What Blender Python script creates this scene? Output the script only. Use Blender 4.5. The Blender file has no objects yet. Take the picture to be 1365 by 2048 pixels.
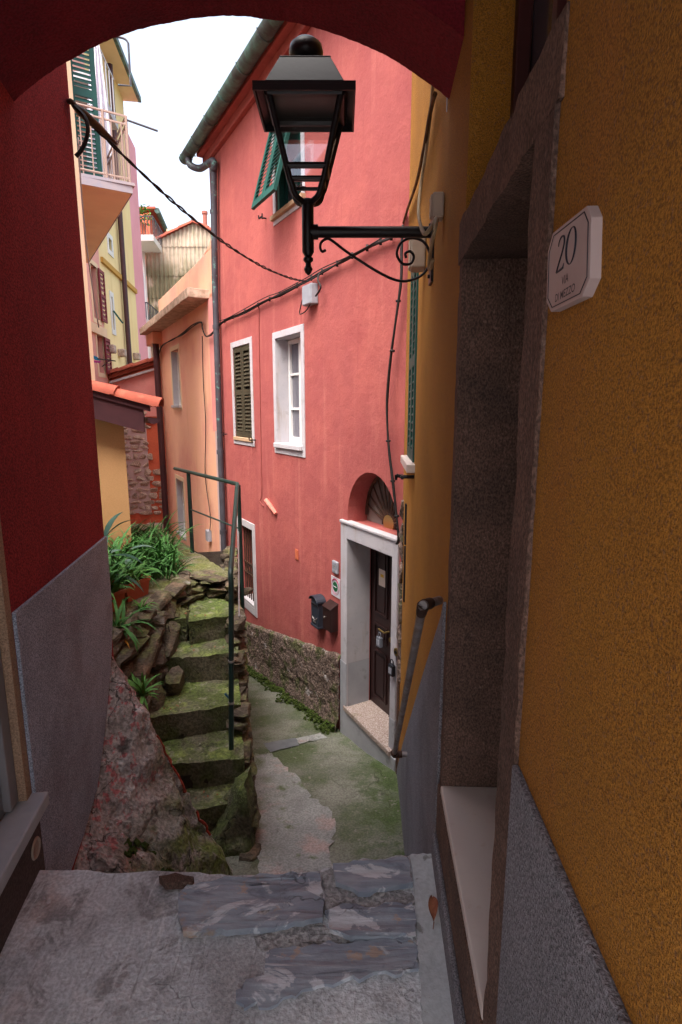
import bpy, bmesh, math, random
from mathutils import Vector, noise, geometry, Matrix
R = math.radians
SC = bpy.context.scene
COL = SC.collection
random.seed(7)
EYE = Vector((0, 0, 1.6)); TH = R(10.5); CT, ST_ = math.cos(TH), math.sin(TH); FPX = 1110.0

def ray(px, py):
    x = (px - 682.5) / FPX; v = (py - 1024) / FPX
    return Vector((x, CT - v * ST_, -ST_ - v * CT))
def at_y(px, py, Y):
    r = ray(px, py); return EYE + r * (Y / r.y)
def at_z(px, py, z):
    r = ray(px, py); return EYE + r * ((z - 1.6) / r.z)

class Frame:
    """A vertical plane: s runs along it, z up, o out of it towards the lane."""
    def __init__(self, P, deg=None, d=None, flip=None):
        a = R(deg) if deg is not None else math.atan2(d[0], d[1])
        self.P = Vector((P[0], P[1])); self.d = Vector((math.sin(a), math.cos(a)))
        n = Vector((self.d.y, -self.d.x))
        if (n.dot(self.P) > 0) != bool(flip): n = -n
        self.n = n
    def w(self, s, z, o=0.0):
        p = self.P + self.d * s + self.n * o
        return Vector((p.x, p.y, z))
    def px(self, px, py, o=0.0):
        r = ray(px, py); P = self.P + self.n * o
        t = P.dot(self.n) / (r.x * self.n.x + r.y * self.n.y)
        h = EYE + r * t
        return ((Vector((h.x, h.y)) - P).dot(self.d), h.z)
    def pw(self, px, py, o=0.0):
        s, z = self.px(px, py, o); return self.w(s, z, o)

RW = Frame((.36, 1.76), 3.06)
LW = Frame((-1.08, 1.67), -8.5)
FP = Frame((0, 5.35), -29.2)
_pc = FP.w(3.98, 0, -.05)
PP = Frame((_pc.x, _pc.y), -27.5)
SF = Frame((-.58, 3.25), -12.6, flip=True)      # stair: s goes up, o=0 right edge
if SF.n.x < 0: SF.n = -SF.n

# ------------------------------------------------------------------ materials
MATS = {}
def mat(name, col, col2=None, vscale=2.0, vstretch=(1, 1, 1), rough=.85, grain=None, grainmix=0.0, grain2=None,
        spots=(), metal=0.0, spec=.3, coat=0.0, trans=0.0, alpha=1.0, lo=.35, hi=.65, crack=None):
    m = bpy.data.materials.new(name); m.use_nodes = True
    nt = m.node_tree; N = nt.nodes; L = nt.links
    b = N['Principled BSDF']
    b.inputs['Roughness'].default_value = rough; b.inputs['Metallic'].default_value = metal
    b.inputs['Specular IOR Level'].default_value = spec; b.inputs['Coat Weight'].default_value = coat
    b.inputs['Transmission Weight'].default_value = trans; b.inputs['Alpha'].default_value = alpha
    geo = N.new('ShaderNodeNewGeometry')
    def pos(stretch=(1, 1, 1), off=0.0):
        if tuple(stretch) == (1, 1, 1) and not off: return geo.outputs['Position']
        mp = N.new('ShaderNodeMapping'); mp.inputs['Scale'].default_value = stretch
        mp.inputs['Location'].default_value = (off, off * .7, off * 1.3)
        L.new(geo.outputs['Position'], mp.inputs['Vector']); return mp.outputs[0]
    def nz(scale, stretch=(1, 1, 1), off=0.0, detail=6.0, rgh=.6, dist=0.0):
        n = N.new('ShaderNodeTexNoise'); n.inputs['Scale'].default_value = scale
        n.inputs['Detail'].default_value = detail; n.inputs['Roughness'].default_value = rgh
        n.inputs['Distortion'].default_value = dist
        L.new(pos(stretch, off), n.inputs['Vector']); return n.outputs['Fac']
    def ramp(src, a, c):
        r = N.new('ShaderNodeMapRange'); r.interpolation_type = 'SMOOTHSTEP'
        r.inputs['From Min'].default_value = a; r.inputs['From Max'].default_value = c
        L.new(src, r.inputs['Value']); return r.outputs['Result']
    def mul(a, c):
        k = N.new('ShaderNodeMath'); k.operation = 'MULTIPLY'
        L.new(a, k.inputs[0])
        if isinstance(c, float): k.inputs[1].default_value = c
        else: L.new(c, k.inputs[1])
        return k.outputs[0]
    def mix(fac, a, c, mode='MIX'):
        k = N.new('ShaderNodeMix'); k.data_type = 'RGBA'; k.blend_type = mode
        if isinstance(fac, float): k.inputs[0].default_value = fac
        else: L.new(fac, k.inputs[0])
        for v, i in ((a, 6), (c, 7)):
            if isinstance(v, tuple): k.inputs[i].default_value = (*v[:3], 1)
            else: L.new(v, k.inputs[i])
        return k.outputs[2]
    cur = tuple(col)
    if col2 is not None:
        cur = mix(ramp(nz(vscale, vstretch, 3.1), lo, hi), tuple(col), tuple(col2))
    hs = []
    for i, sp in enumerate(spots):
        c = sp['c']; f = nz(sp.get('s', 3), sp.get('st', (1, 1, 1)), 11.3 * (i + 1), 8, sp.get('r', .62), sp.get('d', 0.0))
        f = ramp(f, sp.get('a', .5), sp.get('b', .6))
        if 'up' in sp:
            x = N.new('ShaderNodeSeparateXYZ'); L.new(geo.outputs['Normal'], x.inputs[0])
            f = mul(f, ramp(x.outputs['Z'], sp['up'][0], sp['up'][1]))
        for ax in 'XYZ':
            if ax in sp:
                x = N.new('ShaderNodeSeparateXYZ'); L.new(geo.outputs['Position'], x.inputs[0])
                v = x.outputs[ax]
                if sp.get('wob'):
                    ad = N.new('ShaderNodeMath'); ad.operation = 'MULTIPLY_ADD'
                    L.new(nz(sp.get('wobs', 4.0), off=5.7), ad.inputs[0]); ad.inputs[1].default_value = sp['wob']
                    L.new(v, ad.inputs[2]); v = ad.outputs[0]
                f = mul(f, ramp(v, sp[ax][0], sp[ax][1]))
        f = mul(f, float(sp.get('k', 1.0)))
        cur = mix(f, cur, tuple(c))
        if sp.get('h'): hs.append((f, sp['h']))
    crk = None
    if crack:
        vo = N.new('ShaderNodeTexVoronoi'); vo.feature = 'DISTANCE_TO_EDGE'; vo.inputs['Scale'].default_value = crack[0]
        wv = N.new('ShaderNodeVectorMath'); wv.operation = 'MULTIPLY_ADD'
        nn = N.new('ShaderNodeTexNoise'); nn.inputs['Scale'].default_value = crack[0] * 3; nn.inputs['Detail'].default_value = 5
        L.new(geo.outputs['Position'], nn.inputs['Vector']); L.new(nn.outputs['Color'], wv.inputs[0]); wv.inputs[1].default_value = (.35 / crack[0] * 2,) * 3
        L.new(geo.outputs['Position'], wv.inputs[2]); L.new(wv.outputs[0], vo.inputs['Vector'])
        crk = mul(ramp(vo.outputs['Distance'], crack[1], 0.0), ramp(nz(crack[0] * .7, off=21.0), .42, .56))
        cur = mix(mul(crk, float(crack[2])), cur, tuple(crack[3]) if len(crack) > 3 else (.03, .027, .022))
    bump_in = None
    if grain:
        gs, gstr, gdist = grain[:3]
        g = nz(gs, grain[3] if len(grain) > 3 else (1, 1, 1), 0.7, 3.0, .55)
        if grainmix:
            cur = mix(ramp(g, .33, .67), mix(1.0, cur, (1 - grainmix,) * 3, 'MULTIPLY'), mix(1.0, cur, (1 + grainmix * .55,) * 3, 'MULTIPLY'))
        bp = N.new('ShaderNodeBump'); bp.inputs['Strength'].default_value = gstr; bp.inputs['Distance'].default_value = gdist
        L.new(g, bp.inputs['Height']); bump_in = bp
        last = bp
        if crk is not None:
            b3 = N.new('ShaderNodeBump'); b3.invert = True; b3.inputs['Strength'].default_value = .8; b3.inputs['Distance'].default_value = .01
            L.new(crk, b3.inputs['Height']); L.new(last.outputs[0], b3.inputs['Normal']); last = b3
        if grain2:
            b2 = N.new('ShaderNodeBump'); b2.inputs['Strength'].default_value = grain2[1]; b2.inputs['Distance'].default_value = grain2[2]
            L.new(nz(grain2[0], grain2[3] if len(grain2) > 3 else (1, 1, 1), 9.1, 5), b2.inputs['Height'])
            L.new(last.outputs[0], b2.inputs['Normal']); last = b2
        L.new(last.outputs[0], b.inputs['Normal'])
    if isinstance(cur, tuple): b.inputs['Base Color'].default_value = (*cur[:3], 1)
    else: L.new(cur, b.inputs['Base Color'])
    MATS[name] = m
    return m

def S(r, g, b):   # sRGB 0-255 -> linear
    f = lambda v: (v / 255 / 12.92) if v <= 10 else ((v / 255 + .055) / 1.055) ** 2.4
    return (f(r), f(g), f(b))

PINK = mat('pink_stucco', (.41, .104, .088), (.345, .084, .077), 1.1, rough=.92, grain=(60, .35, .006), grain2=(9, .3, .03), grainmix=.05, spots=[
    dict(c=(.29, .055, .055), s=2.2, a=.5, b=.75, k=.55), dict(c=(.50, .16, .13), s=2.6, st=(2, 2, .12), a=.54, b=.7, k=.55), dict(c=(.29, .065, .062), s=5, st=(2.4, 2.4, .10), a=.56, b=.7, k=.5),
    dict(c=(.52, .16, .13), s=3.5, st=(1.6, 1.6, .18), a=.55, b=.72, k=.4),
    dict(c=(.30, .065, .065), s=5, a=.45, b=.7, k=.4),
    dict(c=(.36, .1, .085), s=14, a=.62, b=.7, k=.5)])
PINK_L = mat('pale_pink_stucco', (.72, .3, .27), (.66, .25, .23), 1.5, rough=.92, grain=(60, .3, .005), grainmix=.04, spots=[dict(c=(.5, .2, .18), s=4, a=.55, b=.75, k=.4)])
PEACH = mat('peach_stucco', (.84, .46, .29), (.82, .43, .30), .8, rough=.92, grain=(55, .3, .006), grainmix=.04, spots=[
    dict(c=(.73, .3, .24), s=.8, a=.45, b=.65, k=.7), dict(c=(.55, .24, .13), s=4, st=(1.5, 1.5, .15), a=.55, b=.75, k=.4)])
OCHRE = mat('ochre_roughcast', (.43, .185, .022), (.35, .148, .019), 1.4, rough=.95, grain=(330, .9, .004), grain2=(140, .6, .004), grainmix=.45, spots=[
    dict(c=(.42, .16, .03), s=2.5, st=(1.5, 1.5, .2), a=.5, b=.72, k=.5), dict(c=(.5, .24, .06), s=5, a=.6, b=.75, k=.4), dict(c=(.2, .11, .07), s=150, a=.55, b=.66, k=.6)])
GREYL = mat('lit_grey_roughcast', (.46, .50, .60), (.37, .405, .49), 3, rough=.95, grain=(200, 1.0, .006), grain2=(75, .6, .006), grainmix=.5, spots=[dict(c=(.2, .2, .24), s=130, a=.55, b=.64, k=.7), dict(c=(.3, .29, .33), s=2.5, a=.5, b=.7, k=.6)])  # brighter, bluer copy of the grey roughcast: daylight put into the left plinth's colour
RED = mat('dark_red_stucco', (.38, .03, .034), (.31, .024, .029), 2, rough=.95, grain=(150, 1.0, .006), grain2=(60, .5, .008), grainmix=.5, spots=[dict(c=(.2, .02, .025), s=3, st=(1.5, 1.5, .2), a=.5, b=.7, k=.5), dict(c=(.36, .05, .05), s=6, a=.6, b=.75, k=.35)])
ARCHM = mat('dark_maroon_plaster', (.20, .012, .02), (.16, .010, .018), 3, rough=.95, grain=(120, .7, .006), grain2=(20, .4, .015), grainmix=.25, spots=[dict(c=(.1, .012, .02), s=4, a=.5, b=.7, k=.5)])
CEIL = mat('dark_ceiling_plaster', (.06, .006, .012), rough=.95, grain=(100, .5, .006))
GREYP = mat('grey_roughcast', (.25, .24, .27), (.20, .195, .22), 3, rough=.95, grain=(220, 1.0, .006), grain2=(80, .6, .006), grainmix=.5, spots=[dict(c=(.14, .135, .15), s=130, a=.55, b=.64, k=.7)])
CREAM = mat('cream_paint', (.75, .55, .36), (.7, .5, .32), 2, rough=.9, grain=(60, .2, .004))
TAN = mat('tan_stucco', (.52, .29, .13), (.47, .255, .11), 1.5, rough=.92, grain=(80, .3, .005), grainmix=.05)
YELLOW = mat('yellow_stucco', (.82, .64, .33), (.78, .58, .29), .8, rough=.92, grain=(30, .3, .006), spots=[dict(c=(.55, .34, .12), s=2.5, st=(1.5, 1.5, .2), a=.5, b=.75, k=.5)])
WHITE = mat('white_painted_trim', (.50, .47, .49), (.44, .42, .45), 3, rough=.85, grain=(70, .25, .004), grain2=(12, .25, .012), spots=[
    dict(c=(.36, .27, .2), s=4, st=(3, 3, .4), a=.53, b=.72, k=.6), dict(c=(.3, .28, .27), s=9, a=.56, b=.7, k=.5)])
WHITEW = mat('white_window_paint', (.7, .68, .66), rough=.5, grain=(30, .1, .002))
GREYB = mat('grey_painted_base', (.40, .40, .43), (.34, .34, .37), 3, rough=.88, grain=(70, .25, .004), spots=[dict(c=(.2, .2, .17), s=6, a=.55, b=.7, k=.6)])
STONE = mat('brown_jamb_stone', (.165, .095, .072), (.11, .065, .05), 6, rough=.9, grain=(210, 1.0, .006, (1, 1, .6)), grain2=(45, .6, .008), grainmix=.5,
            spots=[dict(c=(.28, .19, .15), s=60, a=.57, b=.68, k=.4), dict(c=(.07, .045, .04), s=6, a=.52, b=.7, k=.6)])
MARBLE = mat('pale_marble', (.62, .54, .50), (.56, .48, .45), 4, rough=.45, grain=(20, .08, .003), spots=[dict(c=(.45, .36, .32), s=9, a=.56, b=.72, k=.5), dict(c=(.5, .37, .3), s=28, a=.6, b=.72, k=.5)])
GRANITE = mat('speckled_granite', (.46, .36, .32), (.28, .2, .17), 90, rough=.6, grain=(90, .1, .002), spots=[dict(c=(.62, .55, .5), s=110, a=.55, b=.6), dict(c=(.2, .16, .1), s=5, a=.58, b=.7, k=.5)], lo=.42, hi=.58)
CONC = mat('worn_concrete', (.54, .565, .60), (.66, .68, .71), 3, rough=.72, crack=(2.6, .006, .4), grain=(90, .7, .008), grain2=(18, .55, .014), grainmix=.22, spots=[
    dict(c=(.56, .34, .26), s=3.4, a=.40, b=.62, k=.75, X=(-.45, -.85), wob=.5, wobs=2.5), dict(c=(.22, .20, .20), s=4.5, d=1.0, a=.54, b=.64, k=.7), dict(c=(.72, .73, .75), s=5.5, d=1.5, a=.56, b=.62, k=.55), dict(c=(.27, .26, .27), s=7, a=.55, b=.7, k=.7), dict(c=(.58, .56, .55), s=16, a=.60, b=.68, k=.5), dict(c=(.74, .75, .77), s=34, st=(1.5, .16, 1), a=.54, b=.66, k=.6), dict(c=(.2, .19, .19), s=30, st=(1.5, .16, 1), a=.58, b=.68, k=.55), dict(c=(.25, .235, .235), s=2.0, a=.52, b=.66, k=.5),
    dict(c=(.055, .05, .045), s=9, a=.492, b=.5, k=0.0)])
CONC2 = mat('smooth_grey_concrete', (.42, .45, .48), (.5, .53, .55), 4, rough=.85, grain=(70, .4, .005), grain2=(14, .4, .01), grainmix=.1, spots=[dict(c=(.14, .12, .1), s=14, a=.6, b=.66, k=.6)])
MORTAR = mat('rough_mortar', (.36, .355, .36), (.46, .45, .45), 10, rough=.95, grain=(60, 1.0, .014), grainmix=.4)
SLATE = mat('blue_grey_slate', (.22, .255, .32), (.33, .365, .42), 5, (1, 1.5, 1), rough=.4, crack=(2.6, .008, .5), grain=(14, .55, .012, (.5, 3, 1)), grain2=(60, .4, .005), grainmix=.18, spots=[
    dict(c=(.66, .68, .72), s=4.2, st=(.9, 1.6, 1), d=1.6, a=.52, b=.57, k=.85), dict(c=(.42, .26, .15), s=6, a=.6, b=.7, k=.7),
    dict(c=(.10, .12, .16), s=7, st=(.7, 2.2, 1), d=.8, a=.58, b=.68, k=.6), dict(c=(.7, .7, .72), s=2.2, st=(.5, 6, 1), d=.6, a=.62, b=.66, k=.7), dict(c=(.5, .33, .22), s=9, st=(1, 1.4, 1), a=.6, b=.66, k=.7)])
LANE = mat('mossy_lane_concrete', (.19, .195, .15), (.27, .27, .22), 2.2, rough=.88, crack=(.9, .008, .45, (.05, .055, .03)), grain=(70, .8, .01), grain2=(12, .5, .02), grainmix=.28, spots=[
    dict(c=(.095, .125, .05), s=2.0, a=.40, b=.62, k=.85), dict(c=(.075, .115, .035), s=5, a=.45, b=.6, k=.85, X=(.1, .45), wob=.3),
    dict(c=(.34, .3, .27), s=20, a=.6, b=.67, k=.6)])
LANE_P = mat('pale_worn_cement', (.40, .405, .39), (.31, .315, .30), 5, rough=.9, grain=(70, .7, .01), grain2=(14, .5, .018), grainmix=.25, spots=[
    dict(c=(.55, .36, .32), s=3, a=.5, b=.65, k=.6), dict(c=(.15, .19, .085), s=2.6, a=.42, b=.62, k=.85, X=(-.15, -.5), wob=.4, wobs=2.0), dict(c=(.12, .16, .055), s=4, a=.55, b=.66, k=.85), dict(c=(.14, .13, .11), s=9, a=.6, b=.68, k=.6)])
MOSSTEP = mat('mossy_step_stone', (.19, .17, .12), (.13, .115, .08), 5, rough=.9, crack=(3.0, .015, .85), grain=(50, .9, .014), grain2=(12, .6, .02), grainmix=.35, spots=[
    dict(c=(.14, .20, .04), s=3, a=.34, b=.6, k=.9, up=(.1, .9)), dict(c=(.085, .115, .03), s=4, a=.42, b=.62, k=.75), dict(c=(.27, .33, .085), s=6, a=.5, b=.68, up=(.4, .9), k=.8), dict(c=(.32, .30, .22), s=9, a=.54, b=.66, up=(.3, .9), k=.6),
    dict(c=(.5, .48, .4), s=28, a=.62, b=.69, k=.6, up=(.2, .9)), dict(c=(.022, .018, .012), s=6, a=.6, b=.72, k=.8)])
SLATEMOSS = mat('mossy_slate_rubble', (.15, .115, .08), (.08, .062, .046), 7, rough=.8, grain=(35, .9, .014, (1, 1, 3)), grain2=(12, .5, .02), grainmix=.35, spots=[
    dict(c=(.15, .17, .05), s=4, a=.45, b=.64, k=.75, up=(-.1, .8)), dict(c=(.30, .20, .13), s=5, a=.52, b=.68, k=.7), dict(c=(.36, .34, .31), s=9, a=.62, b=.7, k=.6)])
PLATF = mat('mossy_earth_paving', (.16, .165, .07), (.24, .21, .15), 5, rough=.95, grain=(50, .9, .02), grain2=(14, .6, .03), grainmix=.35, spots=[
    dict(c=(.19, .21, .06), s=3, a=.45, b=.65, k=.8), dict(c=(.5, .46, .4), s=25, a=.6, b=.68, k=.6)])
RUB = mat('rough_stone_footing', (.27, .19, .155), (.13, .09, .075), 38, rough=.95, grain=(42, 1.0, .03), grain2=(110, .6, .01), grainmix=.55, spots=[
    dict(c=(.48, .44, .44), s=5, a=.62, b=.68, k=.8), dict(c=(.36, .27, .22), s=30, a=.55, b=.66, k=.7), dict(c=(.075, .095, .022), s=5, a=.5, b=.62, k=.75)])
ROCK = mat('painted_rough_rock', (.62, .53, .50), (.36, .29, .26), 6, rough=.9, crack=(4, .02, .8), grain=(55, 1.0, .02), grain2=(16, .9, .04), grainmix=.35, spots=[
    dict(c=(.17, .19, .06), s=4, a=.38, b=.58, k=.9, X=(-1.0, -.72), wob=.25), dict(c=(.78, .74, .73), s=15, a=.58, b=.66, k=.75),
    dict(c=(.66, .12, .13), s=24, st=(1, 1, .7), a=.52, b=.60, k=.7, X=(-.72, -1.0), wob=.25, wobs=6.0), dict(c=(.55, .54, .52), s=5, a=.42, b=.6, k=.6, Z=(-.2, -.5)),
    dict(c=(.2, .26, .06), s=6, a=.45, b=.6, k=.9, Z=(-.3, -.5), X=(-.95, -.8)), dict(c=(.09, .07, .06), s=9, a=.56, b=.68, k=.8)])
REDPAINT = mat('flaking_red_paint', (.42, .06, .03), (.3, .05, .03), 20, rough=.9, grain=(60, .8, .01), grainmix=.3)
RUBW = mat('old_stone_masonry', (.55, .42, .34), (.36, .26, .21), 7, rough=.95, grain=(50, .8, .02), grainmix=.4, spots=[dict(c=(.45, .38, .33), s=14, a=.55, b=.65, k=.7)])
ORED = mat('orange_red_stucco', (.62, .14, .07), (.55, .11, .06), 3, rough=.92, grain=(50, .4, .008), grainmix=.08)
TERRA = mat('terracotta', (.52, .13, .06), (.42, .10, .05), 5, rough=.85, grain=(50, .3, .004), spots=[dict(c=(.3, .16, .1), s=8, a=.55, b=.7, k=.5)])
TILE = mat('roof_tile_clay', (.38, .085, .05), (.30, .065, .04), 5, rough=.85, grain=(40, .3, .005), spots=[dict(c=(.35, .15, .09), s=9, a=.55, b=.7, k=.5)])
SOIL = mat('dark_soil', (.035, .025, .018), (.06, .045, .03), 20, rough=1, grain=(60, 1, .03), grainmix=.4)
IRON = mat('black_painted_iron', (.010, .008, .010), (.014, .011, .013), 8, rough=.4, grain=(60, .15, .002), spec=.3)
RUSTIRON = mat('rusty_iron', (.05, .028, .022), (.10, .045, .025), 18, rough=.7, grain=(80, .4, .003), metal=.3)
PIPE = mat('galvanised_pipe', (.32, .29, .29), (.2, .14, .12), 14, rough=.55, grain=(60, .2, .002), metal=.5)
GREENR = mat('dark_green_rail_paint', (.012, .035, .03), (.02, .045, .038), 6, rough=.35, grain=(50, .15, .002), spec=.4)
GREENS = mat('green_shutter_paint', (.008, .075, .06), (.007, .06, .05), 5, rough=.5, grain=(40, .15, .002))
BROWNS = mat('olive_shutter_paint', (.06, .05, .03), (.045, .037, .022), 5, rough=.6, grain=(40, .2, .002))
REDS = mat('maroon_shutter_paint', (.2, .02, .03), (.17, .018, .026), 5, rough=.6, grain=(40, .2, .002))
DOORW = mat('dark_brown_door_wood', (.03, .013, .012), (.022, .009, .009), 9, (1, 1, .2), rough=.4, grain=(40, .25, .002, (1, 1, .1)), spec=.4)
DARK = mat('dark_interior', (.012, .009, .01), rough=.8)
DARKWOOD = mat('dark_maroon_wood', (.07, .018, .018), (.05, .014, .014), 9, rough=.5, grain=(40, .25, .002))
GLASSD = mat('window_glass', (.06, .06, .08), (.09, .09, .11), 2, rough=.08, spec=.6)
CURT = mat('curtain_behind_glass', (.15, .145, .17), (.10, .095, .115), 14, (1, 1, .1), rough=.25, spec=.6)
FANG = mat('frosted_fanlight_glass', (.20, .17, .15), rough=.3)
CLEAR = mat('lantern_glass', (.9, .9, .92), rough=.05, trans=1.0, alpha=.25)
COPPER = mat('weathered_copper', (.10, .19, .16), (.07, .085, .08), 6, rough=.6, metal=.35, grain=(30, .3, .004), spots=[dict(c=(.055, .05, .05), s=5, a=.5, b=.65, k=.8)])
PIPEG = mat('dark_grey_downpipe', (.07, .07, .085), (.05, .045, .055), 5, rough=.5, grain=(40, .2, .003), spots=[dict(c=(.12, .26, .22), s=11, a=.58, b=.64, k=.9, Z=(.9, 1.3)), dict(c=(.1, .06, .05), s=6, a=.6, b=.7, k=.6)])
PIPEB = mat('brown_metal_pipe', (.075, .028, .032), (.055, .022, .026), 4, rough=.45, grain=(40, .15, .002))
GUTB = mat('dark_brown_gutter', (.055, .02, .025), (.045, .018, .022), 4, rough=.45)
CABLE = mat('black_cable', (.015, .012, .012), rough=.6)
CABLEO = mat('painted_over_cable', (.16, .075, .02), (.07, .032, .014), 12, rough=.8)
CABLEP = mat('beige_conduit', (.34, .25, .15), rough=.7)
CORD = mat('white_cord', (.7, .68, .66), rough=.8)
PLASTIC = mat('grey_plastic', (.33, .34, .38), (.28, .29, .33), 9, rough=.5)
PLASTICB = mat('beige_plastic', (.45, .36, .29), (.4, .32, .26), 9, rough=.55)
BLACKP = mat('black_enamel', (.014, .016, .022), rough=.35, spec=.5)
SLATEB = mat('dark_slate_enamel', (.022, .028, .042), (.03, .036, .05), 6, rough=.42, spec=.5)
SILVER = mat('worn_steel', (.5, .48, .46), rough=.35, metal=.8)
BRASS = mat('aged_brass', (.45, .32, .12), rough=.35, metal=.9)
SIGNW = mat('white_sign_face', (.58, .56, .6), rough=.4)
SIGNG = mat('green_sign_paint', (.01, .11, .04), rough=.4)
SIGNR = mat('crimson_sign_paint', (.4, .03, .09), rough=.4)
PLAQ = mat('pale_plaque_marble', (.42, .33, .32), (.38, .3, .29), 12, rough=.5)
INK = mat('dark_blue_lettering', (.008, .010, .022), rough=.5)
PAPER = mat('aged_paper', (.6, .48, .4), rough=.8)
YPR = mat('yellow_print', (.6, .35, .04), rough=.8)
SHEET = mat('white_laundry', (.72, .7, .76), rough=.95, grain=(8, .4, .03))
BLUEC = mat('blue_cloth', (.03, .3, .6), rough=.9)
PINKC = mat('magenta_cloth', (.6, .08, .4), rough=.9)
CORR = mat('weathered_corrugated_sheet', (.58, .46, .36), (.45, .37, .28), 3, rough=.9, grain=(40, .3, .01), spots=[
    dict(c=(.18, .16, .09), s=.8, a=.36, b=.5, k=.95, Z=(7.9, 7.2), wob=1.2, wobs=.6), dict(c=(.30, .28, .17), s=6, st=(3, 3, .3), a=.5, b=.64, k=.7)])
LEAF = mat('strap_leaf_green', (.038, .13, .026), (.065, .19, .04), 14, rough=.6, spec=.25)
LEAF2 = mat('fresh_leaf_green', (.075, .21, .035), (.12, .28, .055), 12, rough=.6, spec=.25)
LEAFB = mat('dark_broad_leaf_green', (.014, .058, .035), (.022, .075, .045), 9, rough=.5, spec=.3)
LEAFG = mat('grey_green_leaf', (.07, .13, .10), (.09, .15, .12), 9, rough=.5)
LEAFY = mat('yellowed_leaf', (.55, .28, .02), rough=.5)
DRY = mat('dry_brown_leaf', (.22, .07, .035), (.32, .12, .06), 40, rough=.7)
MOSS = mat('moss', (.045, .075, .012), (.075, .105, .018), 20, rough=1, grain=(50, 1, .03), grainmix=.4)
BLUEPL = mat('blue_plastic', (.05, .14, .2), rough=.5)

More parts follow.
